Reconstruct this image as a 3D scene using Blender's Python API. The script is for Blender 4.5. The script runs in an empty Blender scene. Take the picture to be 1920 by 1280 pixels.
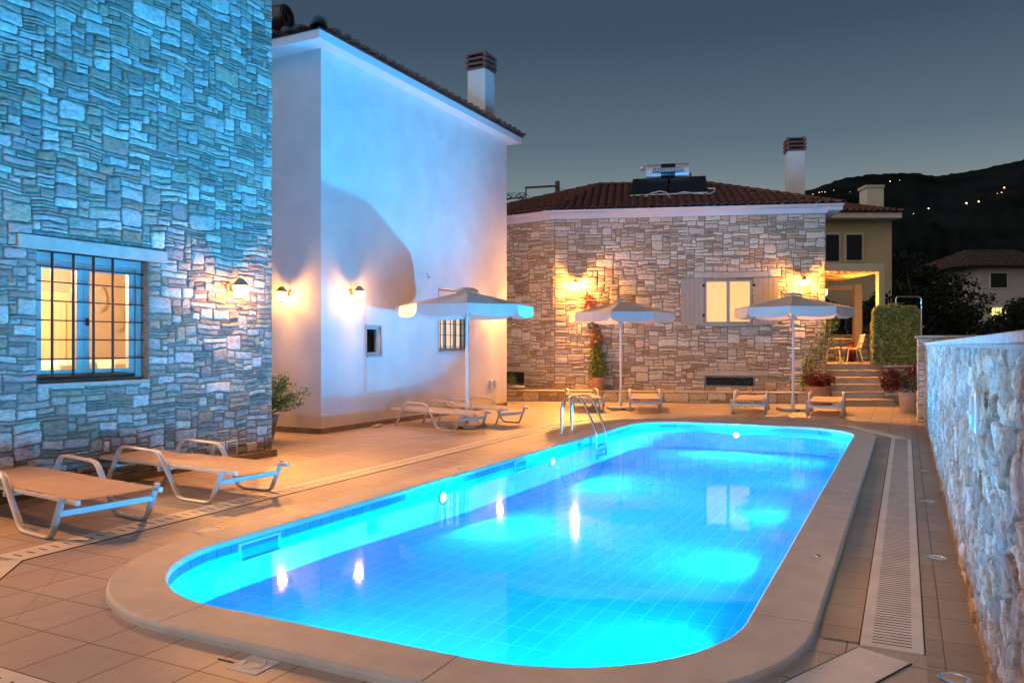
import bpy, math, random
import numpy as np
from mathutils import Vector, Matrix, noise as mn

S = bpy.context.scene
C = S.collection
R = math.radians

# ------------------------------------------------------------------ camera
YAW = R(26.503)
cam = bpy.data.cameras.new('camera'); camo = bpy.data.objects.new('camera', cam); C.objects.link(camo)
camo.location = (0, 0, 1.6); camo.rotation_euler = (R(90), 0, YAW)
cam.lens = 27.75; cam.sensor_width = 36; cam.shift_y = 0.0036
cam.clip_start = 0.02; cam.clip_end = 6000
S.camera = camo

# ------------------------------------------------------------------ sky and exposure
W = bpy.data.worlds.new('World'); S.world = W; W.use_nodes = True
wn = W.node_tree.nodes; wl = W.node_tree.links
wn.clear()
wo = wn.new('ShaderNodeOutputWorld'); bg = wn.new('ShaderNodeBackground')
tc = wn.new('ShaderNodeTexCoord'); sx = wn.new('ShaderNodeSeparateXYZ'); cr = wn.new('ShaderNodeValToRGB')
wl.new(tc.outputs['Generated'], sx.inputs[0]); wl.new(sx.outputs['Z'], cr.inputs[0])
wl.new(cr.outputs[0], bg.inputs[0]); wl.new(bg.outputs[0], wo.inputs[0])
bg.inputs[1].default_value = 1.3
# glow added to the unseen sky behind the camera, as fill for fronts and paving
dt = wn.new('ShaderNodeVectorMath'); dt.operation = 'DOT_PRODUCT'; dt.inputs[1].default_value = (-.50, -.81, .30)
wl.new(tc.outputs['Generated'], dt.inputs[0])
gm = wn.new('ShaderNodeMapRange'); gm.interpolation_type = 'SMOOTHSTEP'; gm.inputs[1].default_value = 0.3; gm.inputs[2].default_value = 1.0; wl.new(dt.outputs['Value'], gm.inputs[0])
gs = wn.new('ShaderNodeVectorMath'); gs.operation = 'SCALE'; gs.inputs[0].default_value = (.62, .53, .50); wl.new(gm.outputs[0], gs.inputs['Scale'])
ga = wn.new('ShaderNodeVectorMath'); ga.operation = 'ADD'; wl.new(cr.outputs[0], ga.inputs[0]); wl.new(gs.outputs[0], ga.inputs[1]); # unseen sky over the garden wall dimmed to cut ambient on the facing houses
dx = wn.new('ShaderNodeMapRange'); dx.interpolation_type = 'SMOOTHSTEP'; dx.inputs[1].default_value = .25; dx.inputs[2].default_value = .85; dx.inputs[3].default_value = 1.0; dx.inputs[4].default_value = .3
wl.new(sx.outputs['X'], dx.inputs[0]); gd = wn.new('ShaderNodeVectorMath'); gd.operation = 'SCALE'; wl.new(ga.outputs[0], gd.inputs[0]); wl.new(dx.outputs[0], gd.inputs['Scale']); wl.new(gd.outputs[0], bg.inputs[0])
e = cr.color_ramp.elements
e[0].position = 0.0; e[0].color = (.255, .262, .225, 1)
e[1].position = 1.0; e[1].color = (.010, .017, .032, 1)
for p, c in ((.06, (.235, .255, .228)), (.14, (.175, .208, .205)), (.24, (.070, .106, .136)), (.36, (.032, .054, .084)), (.5, (.027, .043, .068))):
    k = e.new(p); k.color = (*c, 1)
S.view_settings.view_transform = 'Standard'; S.view_settings.look = 'None'
S.view_settings.exposure = 0.22; S.view_settings.gamma = 1
S.cycles.max_bounces = 7; S.cycles.diffuse_bounces = 4; S.cycles.glossy_bounces = 3
S.cycles.transparent_max_bounces = 12; S.cycles.sample_clamp_indirect = 4
S.cycles.caustics_reflective = True; S.cycles.caustics_refractive = False
S.cycles.use_denoising = True

BLUE = (.0, .51, 1.0)
WARM = (1.0, .385, .07)
LAMP_W = 620.0
POOL_W = 455.0

# ------------------------------------------------------------------ materials
def mat(name, col=(.5, .5, .5), rough=.6, metal=0., noise=0., nscale=8., bump=0., bscale=40., spec=.5, emit=None, estr=0.):
    m = bpy.data.materials.new(name); m.use_nodes = True
    n = m.node_tree.nodes; l = m.node_tree.links; b = n['Principled BSDF']
    b.inputs['Base Color'].default_value = (*col, 1); b.inputs['Roughness'].default_value = rough
    b.inputs['Metallic'].default_value = metal; b.inputs['Specular IOR Level'].default_value = spec
    if emit: b.inputs['Emission Color'].default_value = (*emit, 1); b.inputs['Emission Strength'].default_value = estr
    if noise or bump:
        t = n.new('ShaderNodeTexCoord')
    if noise:
        nz = n.new('ShaderNodeTexNoise'); nz.inputs['Scale'].default_value = nscale; nz.inputs['Detail'].default_value = 6
        l.new(t.outputs['Object'], nz.inputs['Vector'])
        r = n.new('ShaderNodeMapRange'); r.inputs[1].default_value = .3; r.inputs[2].default_value = .7
        r.inputs[3].default_value = 1 - noise; r.inputs[4].default_value = 1 + noise
        l.new(nz.outputs[0], r.inputs[0])
        v = n.new('ShaderNodeVectorMath'); v.operation = 'SCALE'; v.inputs[0].default_value = col
        l.new(r.outputs[0], v.inputs['Scale']); l.new(v.outputs[0], b.inputs['Base Color'])
    if bump:
        nb = n.new('ShaderNodeTexNoise'); nb.inputs['Scale'].default_value = bscale; nb.inputs['Detail'].default_value = 5
        l.new(t.outputs['Object'], nb.inputs['Vector'])
        bp = n.new('ShaderNodeBump'); bp.inputs['Strength'].default_value = bump; bp.inputs['Distance'].default_value = .02
        l.new(nb.outputs[0], bp.inputs['Height']); l.new(bp.outputs[0], b.inputs['Normal'])
    return m

def stone_mat(name, s1=18, s2=60, bump=.7, dist=.02):
    m = bpy.data.materials.new(name); m.use_nodes = True
    n = m.node_tree.nodes; l = m.node_tree.links; b = n['Principled BSDF']
    b.inputs['Roughness'].default_value = .78; b.inputs['Specular IOR Level'].default_value = .4
    t = n.new('ShaderNodeTexCoord'); a = n.new('ShaderNodeAttribute'); a.attribute_name = 'Col'
    mp = n.new('ShaderNodeMapping'); mp.inputs['Scale'].default_value = (1, 1, 2.2); l.new(t.outputs['Object'], mp.inputs[0])
    n1 = n.new('ShaderNodeTexNoise'); n1.inputs['Scale'].default_value = s1; n1.inputs['Detail'].default_value = 9; n1.inputs['Roughness'].default_value = .68
    l.new(mp.outputs[0], n1.inputs['Vector'])
    r = n.new('ShaderNodeMapRange'); r.inputs[1].default_value = .28; r.inputs[2].default_value = .72; r.inputs[3].default_value = .55; r.inputs[4].default_value = 1.4
    l.new(n1.outputs[0], r.inputs[0])
    v = n.new('ShaderNodeVectorMath'); v.operation = 'SCALE'; l.new(a.outputs['Color'], v.inputs[0]); l.new(r.outputs[0], v.inputs['Scale'])
    # rusty tint patches
    n3 = n.new('ShaderNodeTexNoise'); n3.inputs['Scale'].default_value = 5; n3.inputs['Detail'].default_value = 5; l.new(t.outputs['Object'], n3.inputs['Vector'])
    r3 = n.new('ShaderNodeMapRange'); r3.inputs[1].default_value = .54; r3.inputs[2].default_value = .74; r3.inputs[3].default_value = 0; r3.inputs[4].default_value = .55
    l.new(n3.outputs[0], r3.inputs[0])
    mx = n.new('ShaderNodeMix'); mx.data_type = 'RGBA'; mx.blend_type = 'MULTIPLY'
    l.new(r3.outputs[0], mx.inputs[0]); l.new(v.outputs[0], mx.inputs[6]); mx.inputs[7].default_value = (1.0, .72, .5, 1)
    l.new(mx.outputs[2], b.inputs['Base Color'])
    n2 = n.new('ShaderNodeTexNoise'); n2.inputs['Scale'].default_value = s2; n2.inputs['Detail'].default_value = 6; l.new(mp.outputs[0], n2.inputs['Vector'])
    ad = n.new('ShaderNodeMath'); ad.operation = 'MULTIPLY_ADD'; ad.inputs[1].default_value = .5
    l.new(n2.outputs[0], ad.inputs[0]); l.new(n1.outputs[0], ad.inputs[2])
    bp = n.new('ShaderNodeBump'); bp.inputs['Strength'].default_value = bump; bp.inputs['Distance'].default_value = dist
    l.new(ad.outputs[0], bp.inputs['Height']); l.new(bp.outputs[0], b.inputs['Normal'])
    return m

def glass_sheet(name, f0=.03, tint=(1, 1, 1), bump=None, rough=.0, k5=.95):
    # thin clear sheet: passes light straight, reflects more at grazing angles (Schlick)
    m = bpy.data.materials.new(name); m.use_nodes = True
    n = m.node_tree.nodes; l = m.node_tree.links; n.clear()
    o = n.new('ShaderNodeOutputMaterial'); mx = n.new('ShaderNodeMixShader')
    tr = n.new('ShaderNodeBsdfTransparent'); tr.inputs[0].default_value = (*tint, 1)
    g = n.new('ShaderNodeBsdfGlossy'); g.inputs['Roughness'].default_value = rough
    ge = n.new('ShaderNodeNewGeometry'); d = n.new('ShaderNodeVectorMath'); d.operation = 'DOT_PRODUCT'
    l.new(ge.outputs['Normal'], d.inputs[0]); l.new(ge.outputs['Incoming'], d.inputs[1])
    def math_(op, a, b=None):
        k = n.new('ShaderNodeMath'); k.operation = op
        for i, x in enumerate((a, b)):
            if x is None: continue
            if isinstance(x, (int, float)): k.inputs[i].default_value = x
            else: l.new(x, k.inputs[i])
        return k.outputs[0]
    ab = math_('ABSOLUTE', d.outputs['Value'])
    f = math_('ADD', math_('MULTIPLY', math_('POWER', math_('SUBTRACT', 1.0, ab), 5.0), k5), f0)
    l.new(f, mx.inputs[0]); l.new(tr.outputs[0], mx.inputs[1]); l.new(g.outputs[0], mx.inputs[2]); l.new(mx.outputs[0], o.inputs[0])
    if bump:
        t = n.new('ShaderNodeTexCoord'); nz = n.new('ShaderNodeTexNoise'); nz.inputs['Scale'].default_value = bump[0]; nz.inputs['Detail'].default_value = 2
        l.new(t.outputs['Object'], nz.inputs['Vector'])
        bp = n.new('ShaderNodeBump'); bp.inputs['Strength'].default_value = bump[1]; bp.inputs['Distance'].default_value = .01
        l.new(nz.outputs[0], bp.inputs['Height']); l.new(bp.outputs[0], g.inputs['Normal'])
    return m

def grid_mat(name, col, grout, sx_, sy_, ox=0, oy=0, gw=.004, axes='XY', rough=.5, var=.1, grain=0., bump=.3, grainy=True, spec=.5):
    """tiles with thin grout lines in object space"""
    m = bpy.data.materials.new(name); m.use_nodes = True
    n = m.node_tree.nodes; l = m.node_tree.links; b = n['Principled BSDF']; b.inputs['Roughness'].default_value = rough
    b.inputs['Specular IOR Level'].default_value = spec
    t = n.new('ShaderNodeTexCoord'); s = n.new('ShaderNodeSeparateXYZ'); l.new(t.outputs['Object'], s.inputs[0])
    def M(op, *a):
        k = n.new('ShaderNodeMath'); k.operation = op
        for i, x in enumerate(a):
            if isinstance(x, (int, float)): k.inputs[i].default_value = x
            else: l.new(x, k.inputs[i])
        return k.outputs[0]
    ids = []; ds = []
    for ax, sz, off in ((axes[0], sx_, ox), (axes[1], sy_, oy)):
        u = M('DIVIDE', M('SUBTRACT', s.outputs[ax], off), sz)
        ids.append(M('FLOOR', u)); fr = M('SUBTRACT', u, ids[-1])
        ds.append(M('MULTIPLY', M('MINIMUM', fr, M('SUBTRACT', 1.0, fr)), sz))
    dmin = M('MINIMUM', *ds)
    line = n.new('ShaderNodeMapRange'); line.inputs[1].default_value = gw * .5; line.inputs[2].default_value = gw * 1.1
    l.new(dmin, line.inputs[0])
    cmb = n.new('ShaderNodeCombineXYZ'); l.new(ids[0], cmb.inputs[0]); l.new(ids[1], cmb.inputs[1])
    wn_ = n.new('ShaderNodeTexWhiteNoise'); l.new(cmb.outputs[0], wn_.inputs['Vector'])
    vr = n.new('ShaderNodeMapRange'); vr.inputs[3].default_value = 1 - var; vr.inputs[4].default_value = 1 + var; l.new(wn_.outputs['Value'], vr.inputs[0])
    nz = n.new('ShaderNodeTexNoise'); nz.inputs['Scale'].default_value = 1.0; nz.inputs['Detail'].default_value = 5
    mp = n.new('ShaderNodeMapping'); mp.inputs['Scale'].default_value = (130, 5, 1) if grainy else (5, 130, 1); l.new(t.outputs['Object'], mp.inputs[0]); l.new(mp.outputs[0], nz.inputs['Vector'])
    gr = n.new('ShaderNodeMapRange'); gr.inputs[1].default_value = .3; gr.inputs[2].default_value = .7; gr.inputs[3].default_value = 1 - grain; gr.inputs[4].default_value = 1 + grain; l.new(nz.outputs[0], gr.inputs[0])
    n4 = n.new('ShaderNodeTexNoise'); n4.inputs['Scale'].default_value = 1.3; n4.inputs['Detail'].default_value = 6; l.new(t.outputs['Object'], n4.inputs['Vector'])
    g4 = n.new('ShaderNodeMapRange'); g4.inputs[1].default_value = .3; g4.inputs[2].default_value = .7; g4.inputs[3].default_value = .9; g4.inputs[4].default_value = 1.1; l.new(n4.outputs[0], g4.inputs[0])
    sc = M('MULTIPLY', M('MULTIPLY', vr.outputs[0], gr.outputs[0]), g4.outputs[0])
    v = n.new('ShaderNodeVectorMath'); v.operation = 'SCALE'; v.inputs[0].default_value = col; l.new(sc, v.inputs['Scale'])
    mx = n.new('ShaderNodeMix'); mx.data_type = 'RGBA'; l.new(line.outputs[0], mx.inputs[0]); mx.inputs[6].default_value = (*grout, 1); l.new(v.outputs[0], mx.inputs[7])
    l.new(mx.outputs[2], b.inputs['Base Color'])
    bp = n.new('ShaderNodeBump'); bp.inputs['Strength'].default_value = bump; bp.inputs['Distance'].default_value = .004
    h = M('MULTIPLY_ADD', nz.outputs[0], grain * 1.2, line.outputs[0]); l.new(h, bp.inputs['Height']); l.new(bp.outputs[0], b.inputs['Normal'])
    return m

def leaf_mat(name, c1, c2, rough=.45):
    m = bpy.data.materials.new(name); m.use_nodes = True
    n = m.node_tree.nodes; l = m.node_tree.links; b = n['Principled BSDF']; b.inputs['Roughness'].default_value = rough
    a = n.new('ShaderNodeAttribute'); a.attribute_name = 'Col'
    mx = n.new('ShaderNodeMix'); mx.data_type = 'RGBA'; l.new(a.outputs['Fac'], mx.inputs[0])
    mx.inputs[6].default_value = (*c1, 1); mx.inputs[7].default_value = (*c2, 1); l.new(mx.outputs[2], b.inputs['Base Color'])
    tl = n.new('ShaderNodeBsdfTranslucent'); l.new(mx.outputs[2], tl.inputs[0])
    ms = n.new('ShaderNodeMixShader'); ms.inputs[0].default_value = .25
    l.new(b.outputs[0], ms.inputs[1]); l.new(tl.outputs[0], ms.inputs[2]); l.new(ms.outputs[0], n['Material Output'].inputs[0])
    return m

def fabric_mat(name, col, trans=.3):
    m = mat(name, col, .9, noise=.06, nscale=3, bump=.25, bscale=9)
    n = m.node_tree.nodes; l = m.node_tree.links; b = n['Principled BSDF']
    tl = n.new('ShaderNodeBsdfTranslucent'); tl.inputs[0].default_value = (*col, 1)
    ms = n.new('ShaderNodeMixShader'); ms.inputs[0].default_value = trans
    l.new(b.outputs[0], ms.inputs[1]); l.new(tl.outputs[0], ms.inputs[2]); l.new(ms.outputs[0], n['Material Output'].inputs[0])
    return m

def emis(name, col, st):
    m = bpy.data.materials.new(name); m.use_nodes = True; n = m.node_tree.nodes; l = m.node_tree.links; n.clear()
    o = n.new('ShaderNodeOutputMaterial'); k = n.new('ShaderNodeEmission'); k.inputs[0].default_value = (*col, 1); k.inputs[1].default_value = st
    l.new(k.outputs[0], o.inputs[0]); return m

def lamp_glass(name, col, st):
    m = emis(name, col, st); n = m.node_tree.nodes; l = m.node_tree.links
    o = [x for x in n if x.type == 'OUTPUT_MATERIAL'][0]; k = [x for x in n if x.type == 'EMISSION'][0]
    t = n.new('ShaderNodeBsdfTransparent'); ms = n.new('ShaderNodeMixShader'); ms.inputs[0].default_value = .25
    l.new(t.outputs[0], ms.inputs[1]); l.new(k.outputs[0], ms.inputs[2]); l.new(ms.outputs[0], o.inputs[0]); return m

M_stone = stone_mat('rubble_stone', 16, 55, .85, .03); M_stone_near = stone_mat('near_wall_stone', 14, 60, 1., .025)
M_mortar = mat('mortar', (.25, .21, .17), .95, noise=.25, nscale=20, bump=.5, bscale=60)
M_lintel = mat('lintel_stone', (.50, .46, .40), .75, noise=.12, nscale=6, bump=.25, bscale=50)
M_plaster = mat('white_plaster', (.70, .68, .66), .9, noise=.07, nscale=1.7, bump=.3, bscale=22)
M_white = mat('white_paint', (.74, .72, .72), .55, noise=.03, nscale=4)
M_plinth = mat('plinth_stone', (.2, .15, .11), .7, noise=.3, nscale=7, bump=.3)
M_tile_roof = mat('terracotta_roof', (.15, .058, .042), .8, noise=.4, nscale=6, bump=.3, bscale=30)
M_tile_end = mat('tile_mortar', (.5, .42, .38), .9, noise=.2)
M_deck = grid_mat('deck_tiles', (.41, .335, .28), (.10, .062, .042), .405, .405, -3.52, 2.785, .0055, rough=.52, var=.09, grain=.1, bump=.35)
M_deck2 = grid_mat('deck_tiles_cross', (.30, .25, .205), (.07, .05, .04), .8, .405, -.62, 4.85, .005, rough=.55, var=.1, grain=.16, bump=.35, grainy=False)
M_marble = mat('coping_marble', (.52, .49, .465), .6, noise=.10, nscale=5, bump=.3, bscale=120)
M_drain = mat('drain_marble', (.68, .64, .59), .6, noise=.12, nscale=4, bump=.25, bscale=90)
M_dark = mat('dark_gap', (.03, .025, .022), .9)
M_pool = grid_mat('pool_tiles', (.31, .48, .60), (.54, .74, .86), .155, .31, 0, 0, .005, rough=.9, var=.03, grain=0, bump=.1, spec=0)
M_poolw = grid_mat('pool_wall_tiles', (.46, .58, .80), (.62, .74, .9), .155, .31, 0, .02, .004, axes='YZ', rough=.8, var=.05, bump=.1, spec=0)
M_band = grid_mat('pool_band_tiles', (.12, .30, .52), (.05, .10, .18), .155, .31, 0, .05, .005, axes='YZ', rough=.25, var=.12, bump=.2)
M_water = glass_sheet('water', .02, (.18, .84, 1), rough=.035, k5=.7)
M_glass = glass_sheet('window_glass', .05, (.93, .95, .94))
M_frame = mat('window_frame_paint', (.42, .43, .41), .45, noise=.04)
M_shutter = mat('shutter_paint', (.42, .37, .31), .55, noise=.05, nscale=3)
M_iron = mat('black_iron', (.018, .018, .022), .4, metal=.3)
M_steel = mat('polished_steel', (.72, .73, .75), .14, metal=1.)
M_alu = mat('white_aluminium', (.62, .60, .58), .38, metal=.15)
M_sling = mat('beige_sling', (.50, .39, .31), .8, noise=.05, bump=.35, bscale=260)
M_canvas = fabric_mat('cream_canvas', (.62, .57, .52), .22)
M_vcanvas = fabric_mat('valance_canvas', (.64, .62, .60), .18)
M_concrete = mat('concrete_base', (.55, .52, .48), .85, noise=.1, bump=.3)
M_terra = mat('terracotta_pot', (.46, .24, .14), .8, noise=.18, nscale=7, bump=.2)
M_terra2 = mat('pale_pot', (.50, .36, .27), .8, noise=.15, nscale=6, bump=.2)
M_wood = mat('bark', (.14, .10, .07), .9, noise=.3, bump=.5)
M_pergola = mat('pergola_paint', (.44, .34, .19), .6, noise=.05)
M_yellow = mat('ochre_render', (.50, .40, .22), .9, noise=.08, nscale=2, bump=.15)
M_trim = mat('cream_trim', (.62, .55, .42), .8, noise=.05)
M_black = mat('solar_black', (.012, .014, .018), .18)
M_bl_rubber = mat('dark_tank', (.03, .028, .03), .35)
M_tank = mat('tank_metal', (.55, .60, .66), .35, metal=.5, noise=.08, nscale=9)
M_chcap = mat('chimney_cap_tile', (.22, .085, .07), .8, noise=.2)
M_step = mat('step_marble', (.62, .51, .39), .6, noise=.14, nscale=3, bump=.2, bscale=60)
M_brass = mat('brass', (.6, .45, .2), .3, metal=1)
M_ground = mat('dry_soil', (.06, .055, .045), .95, noise=.4, nscale=.8)
M_hill = mat('forested_hill', (.012, .016, .016), 1., noise=.5, nscale=.02, spec=0.)
M_leaf = leaf_mat('leaves_mid', (.05, .12, .025), (.20, .28, .06))
M_leafh = leaf_mat('leaves_hedge', (.13, .17, .03), (.60, .56, .17), .3)
M_leafd = leaf_mat('leaves_dark', (.012, .02, .010), (.022, .034, .016), .7)
M_leafr = leaf_mat('leaves_red', (.07, .008, .012), (.16, .03, .03))
M_flower = leaf_mat('petals', (.45, .03, .04), (.65, .10, .10))
M_plast = mat('white_plastic', (.65, .63, .6), .5)
M_farhouse = mat('far_render', (.42, .38, .34), .9, noise=.06, nscale=.6)
M_darkwin = mat('dark_window', (.01, .01, .012), .25)
M_curtain = mat('lit_blind', (.7, .5, .3), .9, emit=(1., .50, .14), estr=.95)
M_curtain2 = mat('lit_curtain', (.7, .5, .3), .9, emit=(1., .66, .36), estr=.85)
M_room = mat('room_wall', (.52, .45, .40), .9)
M_roomdoor = mat('room_door', (.75, .62, .42), .6)
M_lampmetal = mat('lantern_metal', (.38, .24, .13), .5, metal=.3)
M_lglass = lamp_glass('lantern_glass', (1., .80, .48), 22)
M_bglass = lamp_glass('lantern_back_glass', (1., .80, .48), 22); M_bglass.node_tree.nodes['Transparent BSDF'].inputs[0].default_value = (.55, .48, .36, 1)  # tint added to the back pane so less lamp light hits the wall
M_ppool = emis('pool_lamp_glass', (.55, .9, 1.), 16)
M_fartile = mat('dark_far_tiles', (.05, .028, .025), .9, noise=.3, nscale=2)
M_dot = emis('village_light', (1., .45, .12), 7)
M_dotw = emis('village_light_white', (.8, .8, .7), 3)
M_farlit = emis('far_lit_window', (1., .75, .22), 1.5)

# ------------------------------------------------------------------ mesh helpers
class MB:
    def __init__(s): s.v = []; s.f = []; s.c = []
    def add(s, vs, fs, col=None):
        o = len(s.v); s.v += [tuple(v) for v in vs]; s.f += [tuple(i + o for i in f) for f in fs]
        s.c += [col if col is not None else (1, 1, 1)] * len(vs); return s
    def box(s, x0, x1, y0, y1, z0, z1, M=None, col=None):
        vs = [Vector((x, y, z)) for z in (z0, z1) for y in (y0, y1) for x in (x0, x1)]
        if M is not None: vs = [M @ v for v in vs]
        return s.add(vs, [(0, 2, 3, 1), (4, 5, 7, 6), (0, 1, 5, 4), (2, 6, 7, 3), (0, 4, 6, 2), (1, 3, 7, 5)], col)
    def obox(s, o, ax, ay, az, x0, x1, y0, y1, z0, z1):
        M = Matrix((( ax[0], ay[0], az[0], o[0]), (ax[1], ay[1], az[1], o[1]), (ax[2], ay[2], az[2], o[2]), (0, 0, 0, 1)))
        return s.box(x0, x1, y0, y1, z0, z1, M)
    def tube(s, pts, r, n=8, caps=True, rs=None, sx=1., sy=1.):
        pts = [Vector(p) for p in pts]; k = len(pts); rings = []
        up = Vector((0, 0, 1)); prev = None
        for i, p in enumerate(pts):
            t = (pts[min(i + 1, k - 1)] - pts[max(i - 1, 0)]).normalized()
            if prev is None:
                a = t.cross(up)
                if a.length < .05: a = t.cross(Vector((0, 1, 0)))
                a.normalize()
            else:
                a = (prev - t * prev.dot(t))
                if a.length < 1e-6: a = t.cross(up)
                a.normalize()
            prev = a; b = t.cross(a); rr = rs[i] if rs else r
            rings.append([p + a * (math.cos(2 * math.pi * j / n) * rr * sx) + b * (math.sin(2 * math.pi * j / n) * rr * sy) for j in range(n)])
        vs = [v for rg in rings for v in rg]; fs = []
        for i in range(k - 1):
            for j in range(n):
                fs.append((i * n + j, i * n + (j + 1) % n, (i + 1) * n + (j + 1) % n, (i + 1) * n + j))
        if caps: fs.append(tuple(range(n))[::-1]); fs.append(tuple((k - 1) * n + j for j in range(n)))
        return s.add(vs, fs)
    def bar(s, a, b, w, h, up=(0, 0, 1)):
        a = Vector(a); b = Vector(b); t = (b - a); L = t.length; t.normalize(); u = Vector(up)
        if abs(t.dot(u)) > .95: u = Vector((0, 1, 0))
        x = t.cross(u).normalized(); z = x.cross(t)
        return s.obox(a, x, t, z, -w / 2, w / 2, 0, L, -h / 2, h / 2)
    def lathe(s, prof, n=20, c=(0, 0, 0), ax=None):
        vs = []; fs = []
        for r_, z in prof:
            for j in range(n):
                a = 2 * math.pi * j / n; vs.append(Vector((r_ * math.cos(a), r_ * math.sin(a), z)))
        if ax is not None:
            q = Vector((0, 0, 1)).rotation_difference(Vector(ax)).to_matrix(); vs = [q @ v for v in vs]
        vs = [v + Vector(c) for v in vs]
        for i in range(len(prof) - 1):
            for j in range(n): fs.append((i * n + j, i * n + (j + 1) % n, (i + 1) * n + (j + 1) % n, (i + 1) * n + j))
        fs.append(tuple(range(n))[::-1]); fs.append(tuple((len(prof) - 1) * n + j for j in range(n)))
        return s.add(vs, fs)
    def build(s, name, m, parent=None, smooth=True, ang=35, col=False, bevel=0, label=None):
        me = bpy.data.meshes.new(name); me.from_pydata(s.v, [], s.f); me.materials.append(m)
        if col:
            a = me.color_attributes.new('Col', 'FLOAT_COLOR', 'POINT')
            arr = np.ones((len(s.c), 4), np.float32); arr[:, :3] = np.array(s.c, np.float32); a.data.foreach_set('color', arr.ravel())
        if smooth:
            me.shade_smooth(); me.set_sharp_from_angle(angle=R(ang))
        me.update(); o = bpy.data.objects.new(name, me); C.objects.link(o)
        if parent is not None: o.parent = parent
        if bevel:
            b = o.modifiers.new('bevel', 'BEVEL'); b.width = bevel; b.segments = 2; b.limit_method = 'ANGLE'; b.angle_limit = R(40)
        if label: o['label'] = label
        return o

def tag(o, label=None, cat=None, group=None, kind=None):
    if label: o['label'] = label
    if cat: o['category'] = cat
    if group: o['group'] = group
    if kind: o['kind'] = kind
    return o
def thing(name, label, cat, loc=(0, 0, 0), rz=0, group=None):
    o = bpy.data.objects.new(name, None); C.objects.link(o); o.location = loc; o.rotation_euler = (0, 0, rz)
    o.empty_display_size = .1
    return tag(o, label, cat, group)
def copy_tree(o, parent=None):
    c = o.copy(); C.objects.link(c); c.parent = parent
    for ch in [x for x in ALLCH.get(o.name, [])]: copy_tree(ch, c)
    return c
ALLCH = {}
def index_children():
    ALLCH.clear()
    for o in bpy.data.objects:
        if o.parent: ALLCH.setdefault(o.parent.name, []).append(o)
def dup(root, loc, rz, label, scale=None):
    index_children(); c = copy_tree(root); c.location = loc; c.rotation_euler = (0, 0, rz); c['label'] = label
    if scale: c.scale = (scale,) * 3
    return c

class Frame:
    """vertical plane frame: u along the wall, v up, n outwards"""
    def __init__(s, o, th, flip=False):
        s.o = Vector((o[0], o[1], 0)); t = R(th); s.u = Vector((math.cos(t), math.sin(t), 0))
        s.n = Vector((s.u.y, -s.u.x, 0))
        if flip: s.n = -s.n
    def p(s, u, v, n=0): return s.o + s.u * u + Vector((0, 0, v)) + s.n * n
    def box(s, mb, u0, u1, v0, v1, n0, n1):
        return mb.obox(s.o, s.u, s.n, Vector((0, 0, 1)), u0, u1, n0, n1, v0, v1)

def panel(fr, u0, u1, v0, v1, holes, depth, mb=None, n=0):
    mb = mb or MB(); us = sorted({u0, u1, *[h[0] for h in holes], *[h[1] for h in holes]}); vs = sorted({v0, v1, *[h[2] for h in holes], *[h[3] for h in holes]})
    for i in range(len(us) - 1):
        for j in range(len(vs) - 1):
            cu = (us[i] + us[i + 1]) / 2; cv = (vs[j] + vs[j + 1]) / 2
            if any(h[0] < cu < h[1] and h[2] < cv < h[3] for h in holes): continue
            mb.add([fr.p(us[i], vs[j], n), fr.p(us[i + 1], vs[j], n), fr.p(us[i + 1], vs[j + 1], n), fr.p(us[i], vs[j + 1], n)], [(0, 1, 2, 3)])
    for a, b, c, d in holes:
        q = [(a, c), (b, c), (b, d), (a, d)]
        for k in range(4):
            (x, y), (x2, y2) = q[k], q[(k + 1) % 4]
            mb.add([fr.p(x, y, n), fr.p(x2, y2, n), fr.p(x2, y2, n - depth), fr.p(x, y, n - depth)], [(0, 3, 2, 1)])
    return mb

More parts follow.
